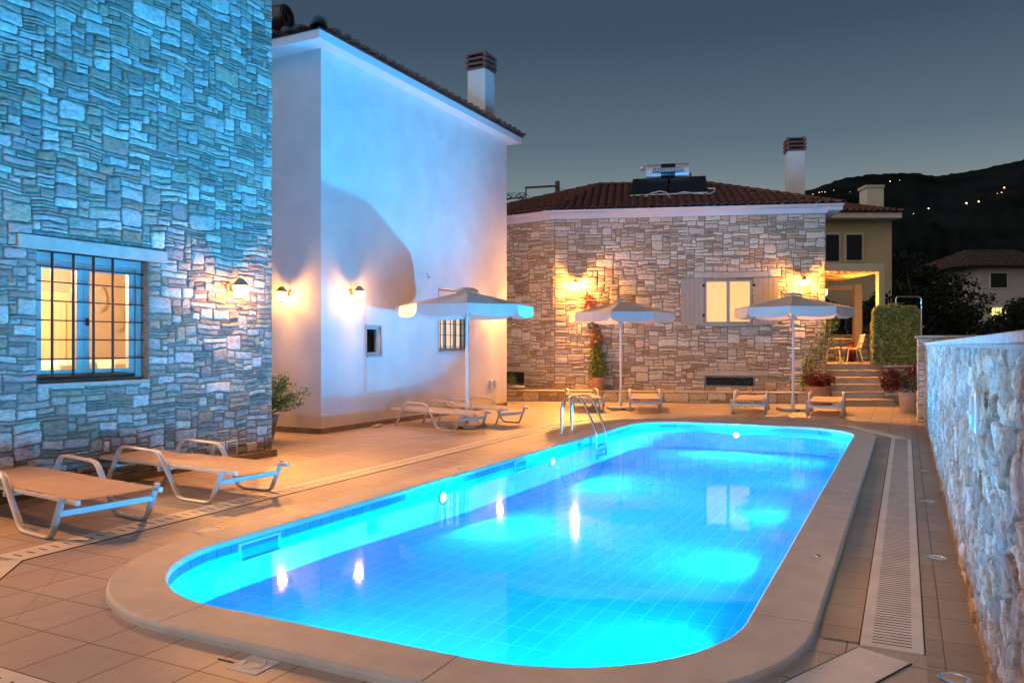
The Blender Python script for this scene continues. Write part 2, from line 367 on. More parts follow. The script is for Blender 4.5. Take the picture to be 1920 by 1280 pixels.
PAL = [(.42, .39, .35), (.48, .41, .32), (.38, .31, .24), (.54, .50, .45), (.36, .35, .34), (.50, .43, .34), (.42, .33, .25), (.64, .62, .58), (.44, .41, .37)]
PALB = [(.66, .53, .38), (.58, .43, .29), (.70, .58, .43), (.50, .37, .25), (.74, .65, .53), (.62, .49, .35), (.55, .45, .34), (.67, .57, .45)]
def masonry(fr, u0, u1, v0, v1, holes, seed, pal, cw=.055, ch=.05, big=.12, relief=(.012, .038), quoin=None):
    rng = random.Random(seed)
    nu = max(1, round((u1 - u0) / cw)); nv = max(1, round((v1 - v0) / ch))
    ul = [u0 + (u1 - u0) * i / nu for i in range(nu + 1)]; vl = [v0 + (v1 - v0) * i / nv for i in range(nv + 1)]
    for h in holes:
        for L, vals in ((ul, h[:2]), (vl, h[2:])):
            for x in vals:
                if L[0] < x < L[-1]:
                    i = min(range(1, len(L) - 1), key=lambda k: abs(L[k] - x)); L[i] = x
    occ = [[False] * nu for _ in range(nv)]
    for j in range(nv):
        for i in range(nu):
            cu = (ul[i] + ul[i + 1]) / 2; cv = (vl[j] + vl[j + 1]) / 2
            if any(h[0] < cu < h[1] and h[2] < cv < h[3] for h in holes): occ[j][i] = True
    ph = [rng.uniform(0, 6.28) for _ in range(8)]
    def warp(u, v):
        d = min(u - u0, u1 - u, v - v0, v1 - v)
        for h in holes:
            dx = max(h[0] - u, u - h[1], 0); dy = max(h[2] - v, v - h[3], 0); d = min(d, math.hypot(dx, dy))
        k = min(1, max(0, d / .12))
        a = .5 * math.sin(u * 5.1 + ph[0] + 1.2 * math.sin(v * 3 + ph[1])) + .5 * math.sin(u * 11.7 + v * 4 + ph[2])
        b = .5 * math.sin(v * 6.3 + ph[3] + 1.5 * math.sin(u * 2.2 + ph[4])) + .6 * math.sin(u * 8.3 - v * 3 + ph[5])
        c_ = math.sin(u * 19 + ph[6] + 2 * math.sin(v * 9 + ph[7])); return u + (a * .014 + c_ * .004) * k, v + (b * .016 + .006 * math.sin(u * 17 + v * 7 + ph[7])) * k
    mb = MB()
    def stone(a, b, c, d):
        x0, x1, y0, y1 = ul[a], ul[b], vl[c], vl[d]
        w = x1 - x0; h = y1 - y0; g = .006 + rng.random() * .004
        r_ = min(w, h) * rng.uniform(.10, .30)
        pts = []
        cor = [(x0, y0, 1, 1), (x1, y0, -1, 1), (x1, y1, -1, -1), (x0, y1, 1, -1)]
        for k, (x, y, sx_, sy_) in enumerate(cor):
            q = r_ * rng.uniform(.4, 1.25)
            A = (x + sx_ * g, y + sy_ * (g + q)); B = (x + sx_ * (g + q * .3), y + sy_ * (g + q * .3)); D = (x + sx_ * (g + q), y + sy_ * g)
            tri = [A, B, D] if k in (0, 2) else [D, B, A]
            pts += tri
            nx = cor[(k + 1) % 4]; mxx, myy = (x + nx[0]) / 2, (y + nx[1]) / 2
            jn = rng.uniform(0, .010)
            if k == 0: pts.append((mxx + rng.uniform(-.02, .02), y0 + g + jn))
            if k == 1: pts.append((x1 - g - jn, myy))
            if k == 2: pts.append((mxx + rng.uniform(-.02, .02), y1 - g - jn))
            if k == 3: pts.append((x0 + g + jn, myy))
        cx, cy = (x0 + x1) / 2, (y0 + y1) / 2
        H_ = rng.uniform(*relief); t1, t2 = rng.uniform(-.08, .08), rng.uniform(-.12, .12)
        base = rng.choice(pal); bri = rng.uniform(.82, 1.15)
        if rng.random() < .05 + (.55 if w * h > .026 else 0): base = pal[7] if pal is PAL else pal[4]; bri = rng.uniform(.85, 1.2)
        col = tuple(min(.8, x * bri * rng.uniform(.96, 1.04)) for x in base)
        n = len(pts); vs = []
        ins = min(.014, min(w, h) * .16)
        for lev, (sc, hh) in enumerate(((0, 0), (.25, H_ * .72), (1.0, H_))):
            for (x, y) in pts:
                dx, dy = cx - x, cy - y; L = math.hypot(dx, dy) + 1e-6
                xx, yy = x + dx / L * ins * sc, y + dy / L * ins * sc
                wu, wv = warp(xx, yy)
                vs.append(fr.p(wu, wv, (hh + (t1 * (xx - cx) + t2 * (yy - cy)) * (lev > 0) * .6) if lev else 0))
        # inner ring + centre for a slightly uneven face
        for (x, y) in pts:
            wu, wv = warp(cx + (x - cx) * .5, cy + (y - cy) * .5)
            vs.append(fr.p(wu, wv, H_ + rng.uniform(-.003, .004)))
        wu, wv = warp(cx, cy); vs.append(fr.p(wu, wv, H_ + rng.uniform(-.002, .006)))
        fs = []
        for l_ in range(3):
            for i in range(n): fs.append((l_ * n + i, l_ * n + (i + 1) % n, (l_ + 1) * n + (i + 1) % n, (l_ + 1) * n + i))
        for i in range(n): fs.append((3 * n + i, 3 * n + (i + 1) % n, 4 * n))
        mb.add(vs, fs, col)
    for j in range(nv):
        i = 0
        while i < nu:
            if occ[j][i]: i += 1; continue
            rr = rng.random()
            if rr < big: w, h = rng.randint(5, 8), rng.randint(4, 6)
            elif rr < .16: w, h = rng.randint(3, 6), rng.randint(3, 4)
            elif rr < .58: w, h = rng.randint(3, 8), 2
            elif rr < .72: w, h = rng.randint(2, 5), 3
            else: w, h = rng.randint(3, 8), 1
            if quoin:
                for qu in quoin:
                    if abs(ul[i] - qu) < .02 or (ul[i] < qu and abs(ul[min(nu, i + 8)] - qu) < .02 and j % 4 == 0): w, h = rng.randint(5, 8), rng.randint(2, 4)
            k = 0
            while k < w and i + k < nu and not occ[j][i + k]: k += 1
            w = k
            if i + w < nu and not occ[j][i + w] and (i + w + 1 >= nu or occ[j][i + w + 1]): w += 1
            hh = 1
            while hh < h and j + hh < nv and all(not occ[j + hh][i + q] for q in range(w)): hh += 1
            if j + hh == nv - 1 and all(not occ[j + hh][i + q] for q in range(w)): hh += 1
            for a in range(hh):
                for q in range(w): occ[j + a][i + q] = True
            stone(i, i + w, j, j + hh); i += w
    return mb

# value noise for arrays
class VN:
    def __init__(s, seed): s.t = np.random.RandomState(seed).rand(256, 256)
    def __call__(s, x, y):
        xi = np.floor(x).astype(int); yi = np.floor(y).astype(int); fx = x - xi; fy = y - yi
        fx = fx * fx * (3 - 2 * fx); fy = fy * fy * (3 - 2 * fy); g = lambda a, b: s.t[a % 256, b % 256]
        return (g(xi, yi) * (1 - fx) + g(xi + 1, yi) * fx) * (1 - fy) + (g(xi, yi + 1) * (1 - fx) + g(xi + 1, yi + 1) * fx) * fy
    def fbm(s, x, y, o=4):
        r = 0; a = .5
        for i in range(o): r = r + a * (s(x * 2 ** i + 17 * i, y * 2 ** i + 5 * i) - .5); a *= .55
        return r

def grid_obj(name, X, Y, Z, m, parent=None, cols=None):
    a, b = X.shape; me = bpy.data.meshes.new(name)
    v = np.stack([X, Y, Z], -1).reshape(-1, 3)
    idx = np.arange(a * b).reshape(a, b)
    f = np.stack([idx[:-1, :-1], idx[1:, :-1], idx[1:, 1:], idx[:-1, 1:]], -1).reshape(-1, 4)
    me.from_pydata(v.tolist(), [], f.tolist()); me.materials.append(m); me.shade_smooth()
    if cols is not None:
        c = me.color_attributes.new('Col', 'FLOAT_COLOR', 'POINT'); arr = np.ones((a * b, 4), np.float32); arr[:, :3] = cols.reshape(-1, 3); c.data.foreach_set('color', arr.ravel())
    o = bpy.data.objects.new(name, me); C.objects.link(o)
    if parent is not None: o.parent = parent
    return o

def leaves(name, P, size, m, parent=None, seed=0, aspect=.45, out=None, shade=None, label=None):
    """P: n x 3 leaf centres; each leaf a small folded pair of faces"""
    rs = np.random.RandomState(seed); n = len(P)
    d = rs.normal(size=(n, 3)); d[:, 2] += .3
    if out is not None: d = d * .8 + out
    d /= np.linalg.norm(d, axis=1)[:, None] + 1e-9
    t = rs.normal(size=(n, 3)); t -= (t * d).sum(1)[:, None] * d; t /= np.linalg.norm(t, axis=1)[:, None] + 1e-9
    b = np.cross(d, t); s = size * rs.uniform(.6, 1.3, n)[:, None]
    v = np.stack([P - t * s * .5, P + b * s * aspect * .5 + d * s * .06, P + t * s * .5, P - b * s * aspect * .5 + d * s * .06], 1).reshape(-1, 3)
    k = np.arange(n) * 4; f = np.stack([k, k + 1, k + 2, k + 3], 1)
    me = bpy.data.meshes.new(name); me.from_pydata(v.tolist(), [], f.tolist()); me.materials.append(m)
    c = me.color_attributes.new('Col', 'FLOAT_COLOR', 'POINT')
    g = rs.rand(n) if shade is None else shade
    arr = np.ones((n * 4, 4), np.float32); arr[:, :3] = np.repeat(g, 4)[:, None]; c.data.foreach_set('color', arr.ravel())
    o = bpy.data.objects.new(name, me); C.objects.link(o)
    if parent is not None: o.parent = parent
    if label: o['label'] = label
    return o

def arc(c, r_, a0, a1, n): return [(c[0] + r_ * math.cos(a0 + (a1 - a0) * i / n), c[1] + r_ * math.sin(a0 + (a1 - a0) * i / n)) for i in range(n + 1)]

# ================================================================== THE SETTING
PX0, PX1, PY0, PY1, PR = -4.83, -.80, 3.42, 15.93, 1.15
WZ = -.06
def outline(off, step=.31):
    x0, x1, y0, y1, r_ = PX0 - off, PX1 + off, PY0 - off, PY1 + off, PR + off
    pts = []
    for cx, cy, a in ((x1 - r_, y0 + r_, -90), (x1 - r_, y1 - r_, 0), (x0 + r_, y1 - r_, 90), (x0 + r_, y0 + r_, 180)):
        pts += arc((cx, cy), r_, R(a), R(a + 90), 12)
    return pts
def dense(off):
    p = outline(off); out = []
    for i in range(len(p)):
        a = p[i]; b = p[(i + 1) % len(p)]; L = math.dist(a, b)
        n = 24 if i % 13 == 12 and i in (12, 38) else (6 if i % 13 == 12 else 1)
        for k in range(n): out.append((a[0] + (b[0] - a[0]) * k / n, a[1] + (b[1] - a[1]) * k / n))
    return out
def ring(mb, A, B):
    n = len(A)
    mb.add(A + B, [(i, (i + 1) % n, n + (i + 1) % n, n + i) for i in range(n)])
def P3(pts, z): return [(x, y, z) for x, y in pts]
CW = .36
def rect_proj(pts, x0, x1, y0, y1, z):
    cx, cy = (PX0 + PX1) / 2, (PY0 + PY1) / 2; out = []
    for x, y in pts:
        dx, dy = x - cx, y - cy
        tx = ((x1 - cx) / dx if dx > 0 else (x0 - cx) / dx) if abs(dx) > 1e-6 else 1e9
        ty = ((y1 - cy) / dy if dy > 0 else (y0 - cy) / dy) if abs(dy) > 1e-6 else 1e9
        t = min(tx, ty); out.append((cx + dx * t, cy + dy * t, z))
    return out
DX0, DX1, DY0, DY1 = -16, 1.5, -6, 30
base = dense(CW - .02)
cornerfix = P3(base, 0)
mb = MB(); out0 = rect_proj(base, DX0, DX1, DY0, DY1, 0)
# snap nearest outer points to the true rectangle corners
for cx_, cy_ in ((DX0, DY0), (DX1, DY0), (DX1, DY1), (DX0, DY1)):
    i = min(range(len(out0)), key=lambda k: math.dist(out0[k][:2], (cx_, cy_))); out0[i] = (cx_, cy_, 0)
ring(mb, out0, cornerfix); tag(mb.build('deck', M_deck, smooth=False), kind='structure')
mb = MB()
big = [(x * 1, y * 1, -.01) for x, y, z in out0]; far = [(-7 + (x + 7) * 160, 12 + (y - 12) * 80, -.01) for x, y, z in out0]
ring(mb, far, big); tag(mb.build('ground', M_ground, smooth=False), kind='structure')

# pool coping: one ring of marble with rounded nose, joints
mb = MB(); prof = [(CW, -.01), (CW, .028), (CW - .006, .042), (CW - .018, .05), (.012, .05), (.002, .046), (-.006, .034), (-.008, .02), (-.006, .008), (0, .0)]
rings_ = [P3(dense(o_), z) for o_, z in prof]
for a, b in zip(rings_[:-1], rings_[1:]): ring(mb, a, b)
coping = mb.build('pool_coping', M_marble, ang=60)
tag(coping, kind='structure')
mb = MB()
for (x, y, dx, dy) in ((-3.75, PY0 - .18, 0, 1), (-2.0, PY0 - .18, 0, 1), (-4.83 - .18, 4.62, 1, 0), (-.62, 4.7, 1, 0), (-.62, 7.9, 1, 0), (-.62, 11.2, 1, 0), (-.62, 14.4, 1, 0), (-5.01, 7.6, 1, 0), (-5.01, 10.7, 1, 0), (-5.01, 13.6, 1, 0)):
    w = .0022
    if dx: mb.add([(x - .17, y - w, .0515), (x + .17, y - w, .0515), (x + .17, y + w, .0515), (x - .17, y + w, .0515)], [(0, 1, 2, 3)])
    else: mb.add([(x - w, y - .17, .0515), (x + w, y - .17, .0515), (x + w, y + .17, .0515), (x - w, y + .17, .0515)], [(0, 1, 2, 3)])
tag(mb.build('coping_joint_lines', M_dark, smooth=False), kind='structure')

# pool basin
def fz(x, y):
    if y < 5.9: return -.37
    if y < 8.5: return -.37 - .085 * (y - 5.9) / 2.6
    return -.455
mb = MB(); o0 = dense(0)
ring(mb, P3(o0, -.07), [(x, y, fz(x, y) - .02) for x, y in o0]); tag(mb.build('pool_wall', M_poolw, ang=30), kind='structure')
mb = MB(); ring(mb, P3(o0, .005), P3(o0, -.07)); tag(mb.build('pool_waterline_band', M_band, ang=30), kind='structure')
mb = MB(); x0, x1 = PX0 - .05, PX1 + .05
for a, b in ((PY0 - .05, 5.9), (5.9, 8.5), (8.5, PY1 + .05)):
    e_ = 1e-4
    mb.add([(x0, a, fz(0, a - e_)), (x1, a, fz(0, a - e_)), (x1, b, fz(0, b)), (x0, b, fz(0, b))], [(0, 1, 2, 3)])
tag(mb.build('pool_floor', M_pool, smooth=False), kind='structure')
gx, gy = np.meshgrid(np.linspace(PX0 - .03, PX1 + .03, 70), np.linspace(PY0 - .03, PY1 + .03, 210), indexing='ij'); vw = VN(44)
tag(grid_obj('water', gx, gy, WZ + .004 * vw.fbm(gx * 1.6, gy * 1.6, 2), M_water), kind='structure')

def underside(m):
    # seen from below, water reflects most of the light that meets it at a shallow angle
    n = m.node_tree.nodes; l = m.node_tree.links; o = [x for x in n if x.type == 'OUTPUT_MATERIAL'][0]; top = o.inputs[0].links[0].from_socket
    ge = [x for x in n if x.type == 'NEW_GEOMETRY'][0]
    t = n.new('ShaderNodeBsdfTransparent'); t.inputs[0].default_value = (.18, .84, 1, 1); g = n.new('ShaderNodeBsdfGlossy'); g.inputs['Roughness'].default_value = .5; g.inputs[0].default_value = (.95, .97, 1, 1)
    m1 = n.new('ShaderNodeMixShader'); m1.inputs[0].default_value = .88; l.new(t.outputs[0], m1.inputs[1]); l.new(g.outputs[0], m1.inputs[2])
    m2 = n.new('ShaderNodeMixShader'); l.new(ge.outputs['Backfacing'], m2.inputs[0]); l.new(top, m2.inputs[1]); l.new(m1.outputs[0], m2.inputs[2]); l.new(m2.outputs[0], o.inputs[0])
underside(M_water)

# narrower tile strips beside the right drain
mb = MB(); mb.add([(-.43, 4.62, .004), (-.222, 4.62, .004), (-.222, 15.05, .004), (-.43, 15.05, .004)], [(0, 1, 2, 3)])
mb.add([(.094, 1.5, .004), (.42, 1.5, .004), (.42, 21, .004), (.094, 21, .004)], [(0, 1, 2, 3)])
tag(mb.build('side_paving', M_deck2, smooth=False), kind='structure')

# marble drain channel ring (straight runs and chamfered corners)
run = []
def drain(name, label, a, b, w, slots, sw, sl, z=.006):
    a = Vector((*a, 0)); b = Vector((*b, 0)); t = (b - a); L = t.length; t.normalize(); s_ = Vector((-t.y, t.x, 0))
    root = thing(name, label, 'drain', (a + b) / 2, 0, 'marble drain channels round the pool'); o = Vector(root.location)
    mb = MB(); g = .002
    mb.obox(a - o, t, s_, Vector((0, 0, 1)), g, L - g, -w / 2, w / 2, -.02, z); mb.build('channel_frame', M_drain, root, bevel=.002)
    if slots:
        mb = MB(); k = .06
        while k < L - .06:
            mb.obox(a - o, t, s_, Vector((0, 0, 1)), k, k + sw, -sl / 2, sl / 2, z - .002, z + .0015); k += slots
        mb.build('grating', M_dark, root, smooth=False)
    mb = MB()
    for q in (-w / 2 - .004, w / 2 + .004): mb.obox(a - o, t, s_, Vector((0, 0, 1)), 0, L, q - .004, q + .004, -.01, .0045)
    mb.build('joint', M_dark, root, smooth=False)
    return root
drain('drain_channel', 'wide pale marble drain with close cross slots running between pool and right stone wall', (-.066, 4.6), (-.066, 15.0), .305, .047, .006, .19)
drain('drain_channel', 'slotted marble drain channel in front of the two near sun loungers', (-6.03, 3.62), (-6.28, 15.6), .31, .10, .014, .10)
drain('drain_channel', 'narrow slotted marble drain at the far end of the pool', (-4.75, 16.93), (-1.1, 17.02), .24, .055, .018, .08)
drain('drain_channel', 'plain angled marble slab linking far drain to right hand drain', (-1.0, 16.95), (-.1, 15.12), .26, 0, 0, 0)
drain('drain_channel', 'plain angled marble slab at far left corner of the pool', (-6.2, 15.75), (-4.9, 16.9), .26, 0, 0, 0)
drain('drain_channel', 'plain angled marble slab at near right bottom corner of the photo', (-.10, 4.50), (-1.02, 2.5), .27, 0, 0, 0)
drain('drain_channel', 'plain angled marble slab at near left beside the left lounger', (-5.99, 3.55), (-4.82, 2.30), .27, 0, 0, 0)
drain('drain_channel', 'slotted marble drain at the bottom left corner of the photo', (-4.75, 2.245), (-1.2, 2.245), .25, .10, .014, .10)

mb = MB()
for (xa, ya), (xb, yb_) in (((-5.54, 3.76), (-4.587, 2.777)), ((-4.59, 2.78), (-4.42, 3.12)), ((-5.1, 3.3), (-4.75, 3.48)), ((-.8, 2.75), (-.45, 3.85))):
    v_ = Vector((xb - xa, yb_ - ya, 0)).normalized(); n_ = Vector((-v_.y, v_.x, 0)) * .0016
    mb.add([(xa - n_.x, ya - n_.y, .003), (xb - n_.x, yb_ - n_.y, .003), (xb + n_.x, yb_ + n_.y, .003), (xa + n_.x, ya + n_.y, .003)], [(0, 1, 2, 3)])
tag(mb.build('diagonal_joint_lines', M_plinth, smooth=False), kind='structure')

# small flush fittings
def disc(name, label, cat, x, y, r_, z, m, m2, grp=None):
    t = thing(name, label, cat, (x, y, z), 0, grp)
    MB().lathe([(r_, -.01), (r_, .004), (r_ * .93, .008), (r_ * .72, .008), (r_ * .70, .004), (0.001, .004)], 24).build('rim', m, t)
    MB().lathe([(r_ * .66, .0035), (r_ * .62, .0075), (.001, .009)], 20).build('lens', m2, t)
    return t
for i, (x, y, w) in enumerate(((.21, 4.32, 'nearest the camera'), (.205, 6.72, 'second from the camera'), (.19, 9.09, 'third from the camera'), (.21, 11.27, 'fourth from the camera'), (.24, 13.4, 'farthest from the camera'))):
    disc('ground_uplight', 'round unlit floor uplight by right stone wall, ' + w, 'floor light', x, y, .075, .004, M_steel, M_glass if False else M_terra2, 'floor uplights along the right wall')
disc('access_cover', 'large round pale cover in paving left of pool edge', 'drain cover', -5.40, 4.95, .13, 0, M_drain, M_drain)
for x, y, w in ((-.58, 6.2, 'on the right coping, nearer one'), (-.56, 8.85, 'on the right coping, farther one'), (-1.12, 3.33, 'on the near coping at bottom of photo'), (-5.0, 8.55, 'on the left coping by the long white wall')):
    disc('water_nozzle', 'small round metal nozzle cap set ' + w, 'nozzle', x, y, .024, .05, M_steel, M_dark, 'small caps set in the pool coping')
t = thing('access_hatch', 'square stone hatch with a dark slot in the near paving', 'hatch', (-2.92, 2.96, .0))
MB().box(-.10, .10, -.09, .09, -.01, .004).build('cover', M_drain, t, bevel=.003); MB().box(-.22, -.115, -.03, -.02, -.01, .003).build('slot', M_dark, t)
MB().lathe([(.06, .0), (.06, .0065), (.052, .0065), (.05, .0045), (.001, .0045)], 20).build('ring', M_drain, t)

# ================================================================== LEFT STONE HOUSE
house = thing('stone_house', 'tall stone house wall with barred lit window, left edge of the photo', 'house', (-8.2, 8.6, 0))
F1 = Frame((-8.2, 0), 90)      # u = y, n = +x
off = Vector(house.location)
def rel(mb, o=None):
    o = o or off; mb.v = [tuple(Vector(v) - o) for v in mb.v]; return mb
U0, U1, V1 = 1.0, 8.66, 7.6
WIN = (5.21, 6.58, 1.19, 2.61)
rel(panel(F1, U0, U1, 0, V1, [WIN], .30)).build('wall', M_mortar, house, smooth=False)
# side and back of the house body
mb = MB(); mb.add([(-8.2, 8.66, 0), (-8.2, 8.66, V1), (-13.5, 8.66, V1), (-13.5, 8.66, 0)], [(0, 1, 2, 3)]); mb.add([(-13.5, 8.66, 0), (-13.5, 8.66, V1), (-13.5, 1, V1), (-13.5, 1, 0)], [(0, 1, 2, 3)])
mb.add([(-8.2, 8.66, V1), (-8.2, 1, V1), (-13.5, 1, V1), (-13.5, 8.66, V1)], [(0, 1, 2, 3)]); mb.add([(-8.2, 1, 0), (-8.2, 1, V1), (-13.5, 1, V1), (-13.5, 1, 0)], [(0, 1, 2, 3)])
rel(mb).build('side_wall', M_mortar, house, smooth=False)
LINT = (5.0, 6.82, 2.61, 2.755)
mb = masonry(F1, U0, U1, .0, V1, [WIN, LINT], 11, PAL, .05, .036, .045, (.010, .030))
rel(mb).build('stonework', M_stone, house, col=True, ang=50)
mb = MB(); F1.box(mb, LINT[0], LINT[1], LINT[2], LINT[3] - .002, -.15, .045); rel(mb).build('lintel', M_lintel, house, bevel=.006)
mb = MB(); F1.box(mb, WIN[0] - .0, WIN[1] + .0, 1.145, 1.19, -.30, .03); rel(mb).build('sill', M_lintel, house, bevel=.004)
mb = MB(); F1.box(mb, U1 - 2.6, U1 + .05, 0, .1, 0, .06); F1.box(mb, U0, U1 - 2.604, 0, .1, 0, .055); rel(mb).build('plinth', M_plinth, house, bevel=.004)
win = MB(); a, b, c, d = WIN
F1.box(win, a, a + .07, c, d, -.22, -.12); F1.box(win, b - .07, b, c, d, -.22, -.12); F1.box(win, a + .07, b - .07, d - .09, d, -.22, -.12); F1.box(win, a + .07, b - .07, c, c + .06, -.22, -.12)
wf = rel(win).build('window', M_frame, house, bevel=.004)
m_ = (a + b) / 2 - .05
for (p0, p1) in ((a + .074, m_ - .002), (m_ + .002, b - .074)):
    sb = MB(); s_ = .075; z0, z1 = c + .064, d - .094
    F1.box(sb, p0, p0 + s_, z0, z1, -.21, -.15); F1.box(sb, p1 - s_, p1, z0, z1, -.21, -.15); F1.box(sb, p0 + s_, p1 - s_, z0, z0 + s_, -.21, -.15); F1.box(sb, p0 + s_, p1 - s_, z1 - s_, z1, -.21, -.15)
    sash = rel(sb).build('sash', M_frame, wf, bevel=.003)
    gp = MB(); gp.add([F1.p(p0 + s_, z0 + s_, -.18), F1.p(p1 - s_, z0 + s_, -.18), F1.p(p1 - s_, z1 - s_, -.18), F1.p(p0 + s_, z1 - s_, -.18)], [(0, 1, 2, 3)])
    rel(gp).build('pane', M_glass, wf, smooth=False)
hb = MB(); hb.box(0, .02, -.012, .012, -.06, .06); 
ho = MB(); F1.box(ho, m_ + .03, m_ + .05, 1.82, 1.9, -.15, -.12); rel(ho).build('handle', M_iron, wf)
gb = MB()
for k in range(4):
    u = a + .21 + k * .243; gb.tube([F1.p(u, c + .05, -.06), F1.p(u, d - .01, -.06)], .015, 8)
for k in range(6):
    z = (2.45, 2.285, 2.08, 1.87, 1.66, 1.45)[k]; gb.tube([F1.p(a + .002, z, -.075), F1.p(b - .002, z, -.075)], .008, 6)
gb.tube([F1.p(a + .01, c + .055, -.06), F1.p(b - .15, c + .055, -.06)], .022, 8)
rel(gb).build('window_guard', M_iron, house)
# the room behind the window: one shell with its own lamp
rm = MB(); x0, x1, y0, y1, z0, z1 = -10.75, -8.52, 4.3, 8.55, .15, 2.95
def q(pts, mb): mb.add(pts, [(0, 1, 2, 3)])
q([(x0, y0, z0), (x0, y1, z0), (x0, y1, z1), (x0, y0, z1)], rm); q([(x0, y1, z0), (x1, y1, z0), (x1, y1, z1), (x0, y1, z1)], rm); q([(x0, y0, z0), (x1, y0, z0), (x1, y0, z1), (x0, y0, z1)], rm)
q([(x0, y0, z0), (x1, y0, z0), (x1, y1, z0), (x0, y1, z0)], rm); q([(x0, y0, z1), (x1, y0, z1), (x1, y1, z1), (x0, y1, z1)], rm)
for (ya, yb, za, zb) in ((y0, a, z0, z1), (b, y1, z0, z1), (a, b, z0, c), (a, b, d, z1)): q([(x1, ya, za), (x1, yb, za), (x1, yb, zb), (x1, ya, zb)], rm)
rel(rm).build('room', M_room, house, smooth=False)
def rbox(name, m, *bb, par=house, lab=None, bev=.006):
    k = MB().box(*bb); return rel(k).build(name, m, par, bevel=bev, label=lab)
dr = rbox('inner_door', M_roomdoor, -10.74, -10.68, 6.6, 7.3, .16, 2.35)
rbox('door_frame', M_roomdoor, -10.745, -10.66, 7.31, 7.39, .16, 2.43); rbox('door_panel', M_roomdoor, -10.67, -10.66, 6.95, 7.2, .4, 2.2, par=dr)
for yy, zz in ((7.78, 2.28), (8.08, 2.0)):
    k = MB().lathe([(.001, 0), (.13, .0), (.14, .012), (.13, .02), (.001, .014)], 24, (0, 0, 0), (1, 0, 0)); k.v = [(v[0] - 10.74, v[1] * .75 + yy, v[2] * 1.4 + zz) for v in k.v]; rel(k).build('wall_plate', M_lintel, house)
for yy in (6.35, 7.12): rbox('settee', M_plast, -10.2, -9.6, yy, yy + .6, .2, 1.40, bev=.06)
ll = bpy.data.lights.new('room_lamp', 'POINT'); ll.energy = 520; ll.color = (1, .58, .26); ll.shadow_soft_size = .12
lo = bpy.data.objects.new('room_lamp', ll); C.objects.link(lo); lo.parent = house; lo.location = Vector((-9.6, 5.4, 2.6)) - off

# wall vents near the foot
for i, u in enumerate((7.60, 7.82)):
    t = thing('wall_vent', ('left' if i == 0 else 'right') + ' one of two white louvred vents low on left stone wall', 'vent', (-8.15, u, .21), 0, 'white louvred vents low on the stone wall')
    MB().box(-.03, .035, -.095, .095, -.105, .105).box(.035, .045, -.095, -.08, -.105, .105).box(.035, .045, .08, .095, -.105, .105).box(.035, .045, -.08, .08, .09, .105).box(.035, .045, -.08, .08, -.105, -.09).build('frame', M_plast, t)
    s_ = MB()
    for k in range(8): s_.obox((.036, 0, -.078 + k * .022), Vector((.8, 0, -.6)), Vector((0, 1, 0)), Vector((.6, 0, .8)), 0, .012, -.078, .078, 0, .004)
    s_.build('louvre', M_plast, t); MB().box(.0345, .0365, -.08, .08, -.09, .09).build('vent_hole', M_dark, t)

# ================================================================== WHITE HOUSE
wh = thing('white_house', 'two storey white rendered house with tiled roof, lit blue by the pool', 'house', (-9.4, 11.16, 0)); WO = Vector(wh.location)
F2 = Frame((-9.4, 0), 90); F2n = Frame((-14.5, 11.16), 0)
TOP = 6.93; W1 = (12.50, 12.97, 1.40, 1.97); W2 = (15.17, 16.5, 1.47, 2.87)
mb = panel(F2, 11.16, 18.54, .1, TOP, [W1, W2], .16)
panel(F2n, 0, 5.1, .1, TOP, [], .1, mb)
mb.add([(-9.4, 18.54, .1), (-14.5, 18.54, .1), (-14.5, 18.54, TOP), (-9.4, 18.54, TOP)], [(0, 1, 2, 3)])
mb.add([(-14.5, 18.54, .1), (-14.5, 11.16, .1), (-14.5, 11.16, TOP), (-14.5, 18.54, TOP)], [(0, 1, 2, 3)])
rel(mb, WO).build('wall', M_plaster, wh, smooth=False)
mb = MB(); mb.box(-14.5, -9.39, 11.15, 18.55, 0, .1); rel(mb, WO).build('plinth', M_plinth, wh, bevel=.004)
OV = .3
mb = MB(); mb.box(-14.8, -9.4 + OV, 11.16 - OV - .1, 18.54 + OV, TOP, TOP + .16); rel(mb, WO).build('eave', M_white, wh, bevel=.006)

